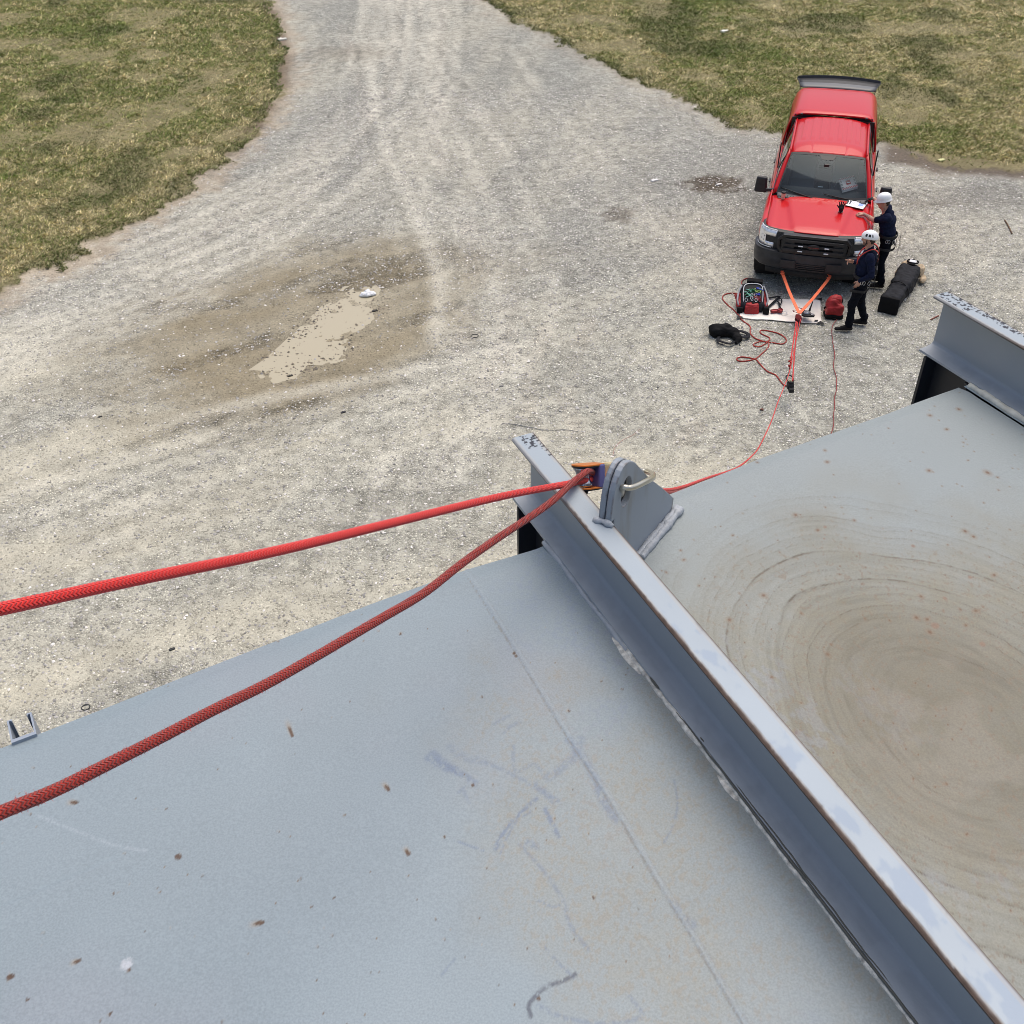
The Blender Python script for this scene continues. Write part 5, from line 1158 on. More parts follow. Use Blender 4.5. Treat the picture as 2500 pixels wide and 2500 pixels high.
# box and card on the dashboard behind the glass
pc_ = []
for p in ((2047, 437), (2085, 427), (2094, 455), (2058, 465)): q = tl(*p, 1.32); pc_.append(q)
bx_ = np.array([tw_(*q) for q in pc_]); ctr = bx_.mean(0); q0 = ctr.copy(); 
box_o = empty('dash_box', tuple(ctr)); tag(box_o, 'flat square box with a red and white patterned lid seen through the windshield', 'box')
u_v = (bx_[1] - bx_[0] + bx_[2] - bx_[3]) / 2; v_v = (bx_[3] - bx_[0] + bx_[2] - bx_[1]) / 2; u_v[2] = 0; v_v[2] = 0; v_v = v_v + (u_v @ v_v) * -.0; print('box size', np.linalg.norm(u_v), np.linalg.norm(v_v))
def bq(u, v, h): q = u_v * u + v_v * v; return (q[0], q[1], h)
def slab(u0, u1, v0, v1, h0, h1): return [bq(u, v, h) for h in (h0, h1) for u, v in ((u0, v0), (u1, v0), (u1, v1), (u0, v1))]
BF = [(0, 3, 2, 1), (4, 5, 6, 7), (0, 1, 5, 4), (1, 2, 6, 5), (2, 3, 7, 6), (3, 0, 4, 7)]
b = MB(); b.add(slab(-.5, .5, -.5, .5, -.045, 0), BF); b.build('box_body', mat('white_card', (.88, .86, .84), .6), box_o)
b = MB()
for k_ in range(9):
    t0 = -.48 + k_ * .11
    for (v0, v1) in ((-.48, -.34), (.34, .48)): b.add([bq(t0, v0, .002), bq(t0 + .055, v0, .002), bq(t0 + .095, v1, .002), bq(t0 + .04, v1, .002)], [(0, 1, 2, 3)])
b.build('red_border', mat('box_red', (.55, .03, .05), .5), box_o)
b = MB()
for k_ in range(5):
    t0 = -.30 + k_ * .13
    for (u0, u1) in ((-.48, -.38), (.38, .48)): b.add([bq(u0, t0, .002), bq(u1, t0 + .03, .002), bq(u1, t0 + .08, .002), bq(u0, t0 + .05, .002)], [(0, 1, 2, 3)])
b.build('green_border', mat('box_green', (.03, .13, .09), .5), box_o)
b = MB(); b.add([bq(-.15, -.20, .003), bq(.15, -.20, .003), bq(.15, .16, .003), bq(-.15, .16, .003)], [(0, 1, 2, 3)]); b.build('red_panel', mat('box_red2', (.50, .02, .03), .5), box_o)
b = MB(); b.lathe([(0, 0), (.030, 0)], bq(0, .02, .0045), 16); b.build('white_disc', mat('white_card2', (.8, .8, .8), .6), box_o)
q = tl(2003, 456, 1.262); cd_ = MB(); cd_.box((0, 0, 0), (.045, .022, .002)); co = cd_.build('card', mat('pale_card', (.55, .68, .72), .4)); co.location = tuple(tw_(*q)); co.rotation_euler = (0, 0, TYAW); tag(co, 'small pale blue card lying on the dashboard at the foot of the windshield', 'card')
# ================================================================ PEOPLE (local: x forward, y left, z up)
SKIN = mat('skin', (.50, .27, .19), .55, var=.10, vs=30); NAVY = mat('navy_knit', (.010, .014, .036), .9, var=.2, vs=20, spec=.1); PANTS = mat('black_trousers', (.007, .008, .012), .9, var=.25, vs=15, spec=.08); BOOT = mat('black_leather', (.009, .008, .008), .7, spec=.2)
HAIR = mat('dark_hair', (.035, .022, .016), .7, var=.3, vs=120); BGL = mat('black_glove', (.008, .008, .009), .75); EYE = mat('eye_dark', (.02, .015, .012), .3); HW = mat('white_helmet_shell', (.86, .87, .88), .28, coat=.4); STRAP = mat('black_webbing', (.010, .010, .012), .75); REDS = mat('red_webbing', (.50, .035, .028), .7); SOLE = mat('boot_sole', (.03, .028, .026), .8); BEARD = mat('stubble', (.20, .11, .08), .7); TAT = mat('tattooed_skin', (.30, .19, .15), .6, var=.35, vs=60)
PM = [SKIN, NAVY, PANTS, BOOT, HAIR, BGL, EYE, BEARD, TAT]
def rotm(yaw=0, pitch=0):
    cy, sy, cp, sp = math.cos(yaw), math.sin(yaw), math.cos(pitch), math.sin(pitch)
    return np.array([[cy, -sy, 0], [sy, cy, 0], [0, 0, 1]]) @ np.array([[cp, 0, sp], [0, 1, 0], [-sp, 0, cp]])
def hand(pr, tg, w_, dirv, pn, side, tag_, spread=.3, curl=.5, point=False):
    """w_ wrist, dirv finger direction, pn palm normal (towards palm), side: thumb direction"""
    d = np.array(dirv, float); d /= np.linalg.norm(d); s = np.array(side, float); s -= d * (s @ d); s /= np.linalg.norm(s); p = np.cross(d, s); 
    if p @ np.array(pn, float) < 0: p = -p
    w_ = np.array(w_, float); a = w_ + d * .045
    pr.append(('c', w_, w_ + d * .085 + s * .018, .024, .022, .012, None)); tg.append(tag_); pr.append(('c', w_ + d * .01 - s * .012, w_ + d * .08 - s * .022, .021, .019, .012, None)); tg.append(tag_)
    for k_, (o_, L_) in enumerate(((.030, .070), (.010, .080), (-.010, .074), (-.029, .058))):
        q0 = w_ + d * .085 + s * o_; cl = curl if not (point and k_ == 0) else .05
        q1 = q0 + (d * math.cos(cl * .8) + p * math.sin(cl * .8) + s * o_ * spread * 8 * .1) * L_ * .5; q2 = q1 + (d * math.cos(cl * 1.9) + p * math.sin(cl * 1.9)) * L_ * .5
        pr.append(('c', q0, q1, .0098, .009, .004, None)); tg.append(tag_); pr.append(('c', q1, q2, .009, .0078, .003, None)); tg.append(tag_)
    t0 = w_ + d * .025 + s * .028; t1 = t0 + d * .030 + s * .028 + p * .008; t2 = t1 + d * .030 + s * .004 + p * .010
    pr.append(('c', t0, t1, .013, .0105, .006, None)); tg.append(tag_); pr.append(('c', t1, t2, .0105, .009, .003, None)); tg.append(tag_)
def person(name_label, root, rz, J, sleeves, hands, beard=False):
    pr = []; tg = []
    def C(a, b, r0, r1, t, k=None, sq=None): pr.append(('c', np.array(a, float), np.array(b, float), r0, r1, k, sq)); tg.append(t)
    def E_(c, r, t, k=.015, M=None): pr.append(('e', np.array(c, float), r, k, M)); tg.append(t)
    pel, che, nec, hd = [np.array(J[k_]) for k_ in ('pelvis', 'chest', 'neck', 'head')]; yaw = J.get('torso_yaw', 0); Mt = rotm(yaw)
    E_(pel + [0, 0, -.02], (.135, .175, .13), 2, .05); C(pel, che, .125, .145, 1, .06, (.88, 1.12, 1)); E_(che + Mt @ [.0, 0, -.02], (.135, .185, .19), 1, .05, Mt)
    C(che + [0, 0, .12], nec + [0, 0, .01], .085, .062, 1, .05); C(nec + [0, 0, -.03], hd + [-.01, 0, -.06], .060, .056, 0, .015)
    E_(pel + [.02, 0, .14], (.13, .165, .12), 1, .05)
    for s_, n in ((1, 'l'), (-1, 'r')):
        hp_, kn, an, to = [np.array(J[n + k_]) for k_ in ('hip', 'knee', 'ankle', 'toe')]
        C(hp_, kn, .098, .070, 2, .04); C(kn, an + [0, 0, .03], .068, .058, 2, .03); E_(an + [0, 0, .06], (.062, .062, .045), 2, .02)
        dr = to - an; dr[2] = 0; dr /= np.linalg.norm(dr); L_ = .20
        C(an + [0, 0, .03], an + [0, 0, -.02], .050, .045, 3, .015); C(an - dr * .03 + [0, 0, -.045], an + dr * L_ + [0, 0, -.055], .038, .034, 3, .02, (1.15, 1.15, .85)); C(an + dr * .05 + [0, 0, -.02], an + dr * .12 + [0, 0, -.04], .040, .036, 3, .02)
        sh_, el, wr = [np.array(J[n + k_]) for k_ in ('shoulder', 'elbow', 'wrist')]
        E_(sh_, (.075, .075, .075), 1, .05)
        if sleeves == 'long': C(sh_, el, .064, .052, 1, .03); C(el, wr - (wr - el) * .06, .052, .040, 1, .02); C(el + (wr - el) * .85, wr, .032, .028, 0, .003)
        else:
            mid = sh_ + (el - sh_) * .72; C(sh_, mid, .068, .062, 1, .03); C(sh_ + (el - sh_) * .5, el, .046, .042, 0, .008); C(el, el + (wr - el) * .45, .043, .040, 0, .015); C(el + (wr - el) * .40, wr, .041, .028, 8 if s_ > 0 else 0, .01)
        h = hands[n]
        if h is not None: hand(pr, tg, wr, h['d'], h['p'], h['s'], h.get('tag', 0), curl=h.get('curl', .5), point=h.get('point', False))
    Mh = rotm(J['head_yaw'], J['head_pitch'])
    def hh(x, y, z_): return hd + Mh @ np.array([x, y, z_])
    bt = 7 if beard else 0
    E_(hh(0, 0, .02), (.098, .078, .112), 0, .01, Mh); E_(hh(.030, 0, -.050), (.062, .058, .066), bt, .02, Mh); E_(hh(.066, 0, -.088), (.026, .026, .020), bt, .012, Mh)
    E_(hh(-.022, 0, .035), (.092, .083, .098), 4, .004, Mh); E_(hh(-.055, 0, -.02), (.05, .068, .06), 4, .01, Mh)
    C(hh(.092, 0, .010), hh(.112, 0, -.018), .010, .015, 0, .006); E_(hh(.096, 0, -.026), (.016, .019, .010), 0, .006, Mh); E_(hh(.088, 0, -.052), (.013, .024, .007), 0, .004, Mh); E_(hh(.084, 0, .032), (.015, .052, .010), 0, .008, Mh)
    for s_ in (-1, 1):
        E_(hh(.084, s_ * .030, .012), (.010, .013, .008), 6, .001, Mh); E_(hh(-.004, s_ * .081, -.004), (.018, .010, .030), 0, .004, Mh)
    V, Q, own = sdf_build(pr, .0068, .02)
    vt = np.array(tg)[own]
    # cloth folds along the surface
    me_n = np.zeros_like(V); f = V[Q]; nn = np.cross(f[:, 2] - f[:, 0], f[:, 3] - f[:, 1]); 
    for k_ in range(4): np.add.at(me_n, Q[:, k_], nn)
    me_n /= np.linalg.norm(me_n, axis=1)[:, None] + 1e-9
    cl = (vt == 1) | (vt == 2); a = np.arctan2(V[:, 1], V[:, 0])
    d_ = (fbm(V[:, 0] * 1.0 + V[:, 1] * .6, V[:, 2] * 1.8 + V[:, 0], 7, 3, 31) - .5) * .040 + (fbm(V[:, 0] + V[:, 2] * .7, V[:, 1] + V[:, 2] * 1.6, 17, 3, 37) - .5) * .020
    V = V + me_n * (d_ * cl)[:, None]
    root_o = empty('person', tuple(root), rz)
    fm = vt[Q]; fm = np.sort(fm, 1)[:, 1]
    bo = mesh('body', V, Q, PM, root_o, True, fm); tag(root_o, name_label, 'person')
    return root_o, hh, Mh
# ---- A: front man, walking stance, looking left
rA = np.array([6.015, 15.93, 0.0])
JA = dict(pelvis=(.0, 0, .95), chest=(-.02, 0, 1.28), neck=(.0, 0, 1.475), head=(.035, 0, 1.63), torso_yaw=0, head_yaw=R(-4), head_pitch=R(4),
          lhip=(.0, .10, .90), lknee=(.09, .13, .50), lankle=(.07, .15, .095), ltoe=(.30, .20, .03), rhip=(0, -.10, .90), rknee=(-.04, -.13, .48), rankle=(-.17, -.13, .10), rtoe=(.05, -.14, .03),
          lshoulder=(-.03, .205, 1.40), lelbow=(-.11, .275, 1.12), lwrist=(.055, .185, .965), rshoulder=(.0, -.205, 1.40), relbow=(.0, -.26, 1.12), rwrist=(.19, -.13, 1.15))
pA, hhA, MhA = person('person in white vented climbing helmet, navy sweater and black harness, standing with hand in pocket', rA, R(163), JA, 'long', {'l': dict(d=(.3, -.1, -1), p=(0, -1, 0), s=(1, 0, .2), curl=.2), 'r': dict(d=(1, .15, .1), p=(.1, .3, -1), s=(.1, .6, .8), curl=.9, point=True)}, beard=True)
def helmet(pA, hh, Mh, kind):
    def P(x, y, z_): return hh(x, y, z_)
    if kind == 'vented':
        V = []; nu, nv = 40, 18
        for i in range(nv):
            ph = i / (nv - 1) * R(96)
            for j in range(nu):
                t = 2 * math.pi * j / nu; r_ = math.sin(ph); low = -.030 * max(0, -math.cos(t)) * (i / (nv - 1)) ** 2
                ridge = .004 * math.cos(4 * t) * math.sin(ph * 1.6)
                V.append(P(-.008 + (.137 + ridge) * r_ * math.cos(t), (.112 + ridge) * r_ * math.sin(t), .048 + .108 * math.cos(ph) + low))
        Fc = []; Mi = []
        for i in range(nv - 1):
            for j in range(nu):
                Fc.append((i * nu + j, (i + 1) * nu + j, (i + 1) * nu + (j + 1) % nu, i * nu + (j + 1) % nu))
                ang = ((j + .5) / nu * 360) % 360; side_ = min(ang, 360 - ang)
                vent = (9 <= i <= 12 and (58 <= side_ <= 68 or 84 <= side_ <= 96 or 108 <= side_ <= 120)) and not (i in (9,) and False)
                Mi.append(1 if vent else 0)
        o = mesh('helmet', V, Fc, [HW, VOID], pA, True, Mi); md = o.modifiers.new('t', 'SOLIDIFY'); md.thickness = .006
        b = MB(); 
        for s_ in (-1, 1): b.tube([P(.03, s_ * .088, .03), P(.035, s_ * .072, -.05), P(.055, s_ * .03, -.105), P(.062, 0, -.112)], .0065, 5); b.tube([P(-.05, s_ * .088, .02), P(.0, s_ * .080, -.03), P(.035, s_ * .070, -.05)], .006, 5)
        b.build('chin_strap', STRAP, o)
    else:
        prof = []
        b = MB(); V = []; nu, nv = 40, 14
        for i in range(nv):
            ph = i / (nv - 1) * R(90)
            for j in range(nu):
                t = 2 * math.pi * j / nu; r_ = math.sin(ph) ** .85; rg_ = .005 * (abs(math.sin(t)) < .14) * math.sin(ph * 2)
                V.append(P(-.005 + .130 * r_ * math.cos(t), .106 * r_ * math.sin(t), .045 + .125 * math.cos(ph) ** .75 + rg_ if ph < R(89.9) else .045))
        for j in range(nu):
            t = 2 * math.pi * j / nu; br = .014 + .034 * max(0, math.cos(t)) ** 1.5; V.append(P(-.005 + (.130 + br) * math.cos(t), (.106 + .016) * math.sin(t), .036 - .010 * max(0, math.cos(t))))
        Fc = [(i * nu + j, (i + 1) * nu + j, (i + 1) * nu + (j + 1) % nu, i * nu + (j + 1) % nu) for i in range(nv) for j in range(nu)]
        o = mesh('hard_hat', V, Fc, HW, pA, True); md = o.modifiers.new('t', 'SOLIDIFY'); md.thickness = .005
        b = MB(); b.ribbon([P(.098, y, .012) for y in (-.062, -.03)] , Mh @ np.array([0, 0, .026]), .006); b.ribbon([P(.098, y, .012) for y in (.03, .062)], Mh @ np.array([0, 0, .026]), .006); b.tube([P(.102, .0, .016), P(.098, .06, .018), P(.06, .082, .016), P(-.01, .088, .014)], .0045, 5); b.tube([P(.102, .0, .016), P(.098, -.06, .018), P(.06, -.082, .016), P(-.01, -.088, .014)], .0045, 5)
        b.build('sunglasses', VOID, pA)
helmet(pA, hhA, MhA, 'vented')
def torso_loop(b, pts, w_, th=.006, mi=0): b.ribbon(spline(pts, 5), w_, th, mi)
def harness(p, full, dz=0, fx=0):
    b = MB()
    # waist belt and leg loops
    ang = np.linspace(0, 2 * math.pi, 25); b.ribbon([(.158 * math.cos(a) + fx + .0, .200 * math.sin(a), 1.00 + dz) for a in ang], (0, 0, .055), .010)
    for s_ in (-1, 1): b.ribbon([(.122 * math.cos(a) + (.05 if s_ > 0 else -.02), s_ * .115 + .118 * math.sin(a), .74 + dz + .05 * s_ * math.sin(a)) for a in ang], (0, 0, .042), .010)
    o = b.build('harness', STRAP, p)
    b = MB()
    for (x, y, L_) in ((-.17, .10, .30), (-.18, -.02, .24), (-.13, .18, .16)): b.ribbon([(x, y, 1.0 + dz), (x - .03, y, .93 + dz), (x - .035, y + .01, .99 - L_ + dz)], (0, .026, 0), .004)
    b.build('hanging_strap', STRAP, o)
    b = MB()
    for (x, y) in ((-.02, .205), (.02, .205), (-.10, .19)):
        b.tube([(x + .018 * math.cos(a), y + .012, .945 + dz + .035 * math.sin(a)) for a in np.linspace(0, 2 * math.pi, 13)], .0045, 6)
    b.build('harness_carabiner', mat('grey_metal', (.45, .46, .48), .3, metal=.9), o)
    if full:
        b = MB()
        for s_ in (-1, 1): torso_loop(b, [(-.166, s_ * .04, 1.28), (-.160, s_ * .09, 1.42), (-.068, s_ * .115, 1.508), (.07, s_ * .11, 1.43), (.140, s_ * .08, 1.32), (.150, s_ * .05, 1.20)], (0, .034, 0), .012)
        b.build('shoulder_strap', REDS, o)
        b = MB()
        for s_ in (-1, 1): torso_loop(b, [(-.162, s_ * .045, 1.30), (-.158, s_ * .09, 1.42), (-.066, s_ * .118, 1.505), (.04, s_ * .117, 1.455)], (0, .06, 0), .008)
        b.build('strap_padding', STRAP, o)
        b = MB()
        for s_ in (-1, 1): torso_loop(b, [(-.160, s_ * .03, 1.27), (-.165, s_ * .10, 1.15), (-.14, s_ * .16, 1.03)], (0, .04, 0), .012); torso_loop(b, [(.152, s_ * .045, 1.20), (.160, s_ * .07, 1.08), (.15, s_ * .12, 1.02)], (0, .04, 0), .010)
        b.box((-.165, 0, 1.26), (.02, .06, .06)); b.box((-.17, .0, 1.10), (.03, .10, .05)); b.build('back_strap', STRAP, o, bevel=.005)
harness(pA, True)
# ---- B: man at the fender, leaning on the hood
rB = np.array([6.93, 17.53, 0.0])
rzB = R(158)
def wB(P):
    d = np.array(P) - rB; c, s = math.cos(rzB), math.sin(rzB); return np.array([d[0] * c + d[1] * s, -d[0] * s + d[1] * c, d[2]])
hl1 = hood_at(2108, 529); W1 = tw_(*hl1) + [0, 0, .035]; hl2 = hood_at(2120, 492); W2 = tw_(*hl2) + [0, 0, .11]
lw, rw_ = wB(W1), wB(W2); print('wrists', lw, rw_)
def ik(s_, w_, L1, L2, hint):
    s_ = np.array(s_); d = w_ - s_; D = np.linalg.norm(d)
    if D > (L1 + L2) * .98: w_ = s_ + d / D * (L1 + L2) * .98; d = w_ - s_; D = np.linalg.norm(d)
    a = (L1 * L1 - L2 * L2 + D * D) / (2 * D); h = math.sqrt(max(L1 * L1 - a * a, 0)); u = d / D; hv = np.array(hint, float); hv -= u * (hv @ u); hv /= np.linalg.norm(hv); return s_ + u * a + hv * h, w_
ls, rs = (.10, .21, 1.375), (.14, -.19, 1.385); le, lw = ik(ls, lw, .30, .30, (-.3, .8, -1)); re_, rw_ = ik(rs, rw_, .30, .30, (0, -1, -.5))
JB = dict(pelvis=(.02, 0, .94), chest=(.09, 0, 1.25), neck=(.16, 0, 1.44), head=(.22, 0.02, 1.585), torso_yaw=0, head_yaw=R(12), head_pitch=R(12),
          lhip=(.02, .10, .90), lknee=(.04, .12, .50), lankle=(-.04, .13, .095), ltoe=(.2, .16, .03), rhip=(.02, -.10, .90), rknee=(.06, -.12, .48), rankle=(.0, -.13, .095), rtoe=(.25, -.16, .03),
          lshoulder=ls, lelbow=le, lwrist=lw, rshoulder=rs, relbow=re_, rwrist=rw_)
dl_ = lw - le; dl_ /= np.linalg.norm(dl_); dr_ = rw_ - re_; dr_ /= np.linalg.norm(dr_)
pB, hhB, MhB = person('person in white hard hat, sunglasses and navy t-shirt leaning over the red hood', rB, rzB, JB, 'short', {'l': dict(d=(.93, .30, -.05), p=(0, 0, -1), s=(.1, -1, .3), curl=.55), 'r': dict(d=(.93, .40, -.15), p=(0, 0, -1), s=(.1, 1, .2), curl=.35, tag=5)})
helmet(pB, hhB, MhB, 'hat'); harness(pB, False, -.0, .02)
b = MB(); b.box((.222, .095, 1.30), (.004, .032, .045), rz=R(28)); b.build('chest_badge', mat('badge_print', (.55, .32, .16), .7), pB)
# ================================================================ GEAR ON THE GRAVEL
def gz(x, y): return float(surf(np.array([x]), np.array([y]))[0][0])
def g(px, py, h=0.0):
    p = at(px, py, h); return np.array([p[0], p[1], gz(p[0], p[1]) + h])
CR2 = lambda x, y: (1720 + x * .17598, 660 + y * .17598)
# white tarp
TC = [at(*p) for p in ((1812, 738), (2007, 734), (2007, 793), (1803, 776))]
TC = [at(*p) for p in ((1818, 730), (2003, 734), (2006, 792), (1803, 778))]
u_, v_ = np.meshgrid(np.linspace(0, 1, 60), np.linspace(0, 1, 30))
G_ = sum(c[None, None] * w_[..., None] for c, w_ in zip(TC, ((1 - u_) * (1 - v_), u_ * (1 - v_), u_ * v_, (1 - u_) * v_)))
sz = surf(G_[..., 0], G_[..., 1])[0]; G_[..., 2] = sz.max() * .5 + sz * .5 + .014 + .016 * fbm(G_[..., 0], G_[..., 1] * 1.5, 3.5, 3, 91) + .010 * np.exp(-((v_) / .06) ** 2) * fbm(u_ * 9, v_, 1, 2, 7)
G_[..., 1] += (fbm(u_ * 5, v_ * 0 + np.round(v_), 1.0, 2, 4) - .5) * .05
tarp = gridmesh('groundsheet', G_, mat('dirty_white_canvas', (.84, .80, .74), .8, var=.08, vs=5, bump=.3, bs=30), thick=.006, flip=True); tag(tarp, 'dirty white canvas sheet spread on the gravel before the truck', 'groundsheet')
b = MB()
for (i, j, sx, sy) in ((0, 59, -1, 1), (29, 59, -1, -1), (29, 0, 1, -1)):
    c = G_[i, j]; b.add([c + [0, 0, .006], c + [sx * .09, 0, .008], c + [0, -sy * .08, .008], c + [-sx * .05, sy * .05, .003]], [(0, 1, 2), (0, 2, 3), (0, 3, 1)])
c = at(1993, 789); b.box((at(1992, 787)[0], at(1992, 787)[1], G_[25, 55][2] + .02), (.03, .02, .003)); b.build('black_corner', STRAP, tarp)
tz = float(G_[15, 30][2])
# slings from the bumper to the rigging
ORS = mat('orange_webbing', (.85, .17, .07), .65, var=.12, vs=30)
for (px, py, lbl) in ((1911, 669, 'orange webbing sling from the left of the bumper in the photo down to the rigging'), (2024, 679, 'orange webbing sling from the right of the bumper in the photo down to the rigging')):
    a = tw_(*tl(px, py, .40)); e = RIG + np.array([0, .06, .02]); P = spline([a + [0, .05, .04], a, a * .5 + e * .5 + [0, 0, -.03], e], 6); d = (e - a); sd2 = np.cross(d, (0, 0, 1)); sd2 /= np.linalg.norm(sd2)
    b = MB(); b.ribbon(P, sd2 * .055, .008); s_ = b.build('webbing_sling', ORS); tag(s_, lbl, 'sling', 'orange slings tied to the bumper')
    b = MB(); b.tube([a + [-.03, .02, .0], a + [.0, -.03, .02], a + [.03, .02, .01], a + [.0, .05, .03]], .012, 6); b.build('hitch', ORS, s_)
# rigging hardware at the focal point
MAR = mat('maroon_anodised', (.22, .025, .03), .35, metal=.5)
def biner(mb, c, L, w_, rz, tilt=0, r=.0065):
    P = []
    for a in np.linspace(0, 2 * math.pi, 21): x, y = w_ * math.cos(a), L * math.sin(a); P.append((c[0] + x * math.cos(rz) - y * math.sin(rz), c[1] + x * math.sin(rz) + y * math.cos(rz), c[2] + tilt * math.sin(a)))
    mb.tube(P, r, 7, cap=False)
def small(name, lbl, cat, fn, m, grp=None, parent=None):
    b = MB(); fn(b); o = b.build(name, m, parent, smooth=True, sharp=40)
    if parent is None: tag(o, lbl, cat, grp)
    return o
P0 = at(1946, 760, tz + .10)
small('carabiner', 'maroon carabiner lying open on the sheet left of the foot of the orange slings', 'carabiner', lambda b: biner(b, P0, .075, .04, 1.2), MAR); small('carabiner', 'maroon carabiner joining the foot of the orange slings to the pulley block', 'carabiner', lambda b: biner(b, P0 + [.06, .02, .02], .075, .04, .3), MAR)
D0 = at(1969, 765, tz + .12)
dsc = empty('descender', tuple(D0)); tag(dsc, 'black rope descender with grey wheel and long handle lying on the white sheet', 'descender')
b = MB(); b.extrude([(-.10, -.05), (-.07, -.10), (.05, -.12), (.11, -.12), (.13, -.07), (.08, .0), (.07, .08), (.0, .12), (-.06, .11)], .03, (0, 0, -.02)); b.build('plate', STRAP, dsc, bevel=.008)
b = MB(); b.lathe([(0, .036), (.012, .036), (.014, .028), (.035, .028), (.038, .034), (.050, .034), (.054, .012)], (0, 0, 0), 24); b.build('wheel', mat('grey_alloy', (.42, .44, .48), .3, metal=.7), dsc, smooth=True)
b = MB(); b.tube([(.06, .06, .0), (.11, .17, .03), (.17, .30, .07)], [.022, .014, .008], 7); b.build('handle', STRAP, dsc, smooth=True)
b = MB(); biner(b, (.085, -.075, .02), .035, .022, .7, r=.006); b.build('eyelet', mat('steel_ring', (.5, .48, .5), .3, metal=.9), dsc)
# rope grab / pulley where the strands start
Q0 = at(1949, 777, tz + .09)
rp_ = empty('pulley_block', tuple(Q0)); tag(rp_, 'maroon pulley block where the red strands leave the white sheet', 'pulley')
b = MB(); b.extrude([(-.045, -.13), (-.06, .0), (-.03, .09), (.03, .10), (.055, .02), (.03, -.13)], .012, (0, 0, .022)); b.extrude([(-.045, -.13), (-.06, .0), (-.03, .09), (.03, .10), (.055, .02), (.03, -.13)], .012, (0, 0, -.034)); b.build('side_plate', MAR, rp_, bevel=.006)
b = MB(); b.lathe([(0, -.022), (.04, -.022), (.028, 0), (.04, .022), (0, .022)], (0, -.04, 0), 20); b.build('wheel', SIL, rp_, smooth=True)
# small red and white ascender on the sheet
A0 = at(1900, 762, tz + .02)
asc = empty('rope_grab', tuple(A0)); tag(asc, 'small maroon rope grab with a clear ring lying alone on the white sheet', 'rope grab')
b = MB(); b.box((-.07, .01, .02), (.07, .035, .025), rz=.15); b.box((.03, .0, .03), (.045, .045, .03), rz=-.5); b.build('grab_body', MAR, asc, bevel=.015)
b = MB(); biner(b, (.10, -.05, .01), .045, .045, 0, r=.008); b.build('ring', mat('clear_ring', (.75, .75, .75), .2), asc, smooth=True)
# ---- ropes on the ground
def grope(pts, lbl, z_=.012, cl=RED, n=4):
    P = spline([at(*p, .0) for p in pts], n); P[:, 2] = surf(P[:, 0], P[:, 1])[0] + z_; on = inside(P[:, 0], P[:, 1], TC); P[on, 2] = np.maximum(P[on, 2], tz + .012); return P
ORD = rope_mat('faded_red_braid', (.50, .045, .025), (.20, .018, .012), .02)
c = [(470, 335), (440, 352), (425, 362), (418, 350), (445, 335), (430, 328), (360, 325), (300, 335), (258, 362), (250, 395), (265, 430), (330, 492), (420, 570), (480, 640), (500, 675), (535, 708), (600, 752), (635, 795), (632, 850), (640, 895), (690, 945), (760, 980), (840, 1003), (890, 985), (907, 955), (885, 932), (830, 910), (785, 888), (768, 862), (785, 842), (850, 842), (960, 862), (1050, 890), (1110, 930), (1135, 968), (1120, 1003), (1060, 1025), (960, 1012), (890, 1008), (820, 1000), (740, 1008), (688, 1030), (680, 1052), (720, 1070), (780, 1065), (850, 1025), (872, 1006), (892, 1030), (882, 1075), (840, 1125), (790, 1170), (740, 1212), (695, 1240), (640, 1258), (560, 1266), (480, 1262), (447, 1240), (460, 1218), (520, 1207), (600, 1218), (660, 1232), (712, 1245), (760, 1295), (820, 1360), (880, 1410), (940, 1437), (985, 1455), (1020, 1495), (1060, 1550), (1100, 1592), (1135, 1606), (1172, 1600)]
P = grope([CR2(x, y) for x, y in c], '')
rope('climbing_rope', P, .0105, ORD, 'faded red rope in loose loops on the gravel below the gear bag', n=8, group='red rescue ropes')
P = grope([CR2(x, y) for x, y in [(706, 126), (660, 118), (600, 116), (545, 135), (515, 165), (518, 200), (545, 232), (575, 255)]], '')
rope('climbing_rope', P, .0105, ORD, 'short end of red rope curling out behind the open gear bag', n=8, group='red rescue ropes')
E1 = at(1928, 899, .45); E2 = at(1935, 930, .42)
for k_, (a, e, lbl) in enumerate(((at(1944, 785, .30), E1, 'left strand of the haul system running to the small red knot'), (at(1947, 787, .32), E2, 'right strand of the haul system running past the small red knot'))):
    P = spline([a, a * .5 + e * .5 + [0, 0, -.05], e], 10); rope('haul_strand', P, .0105, RED, lbl, n=8, group='haul system strands')
small('rope_knot', 'small dark red prusik knot on the haul strands', 'knot', lambda b: b.tube([E1 + [.022 * math.cos(a), .02 * math.sin(a) + .006 * a, .01 * a] for a in np.linspace(0, 14, 40)], .010, 7), DRED)
K0 = at(1928.5, 925, .40)
small('carabiner', 'long dark oval carabiner below the red prusik knot', 'carabiner', lambda b: (biner(b, K0, .115, .055, .0, r=.010), b.tube([E1, K0 + [0, .10, 0]], .008, 6)), STRAP)
small('carabiner', 'small gold carabiner just above the black rope grab', 'carabiner', lambda b: biner(b, at(1930, 933, .36), .06, .04, .2, r=.009), GOLD)
B0 = at(1929.5, 941, .33)
small('rope_grab', 'black rope grab hanging on the haul strands', 'rope grab', lambda b: (b.lathe([(0, -.05), (.055, -.045), (.065, 0), (.055, .045), (0, .05)], B0, 20, axis='x'), b.box(B0 + [0, -.07, -.03], (.035, .05, .03))), STRAP)
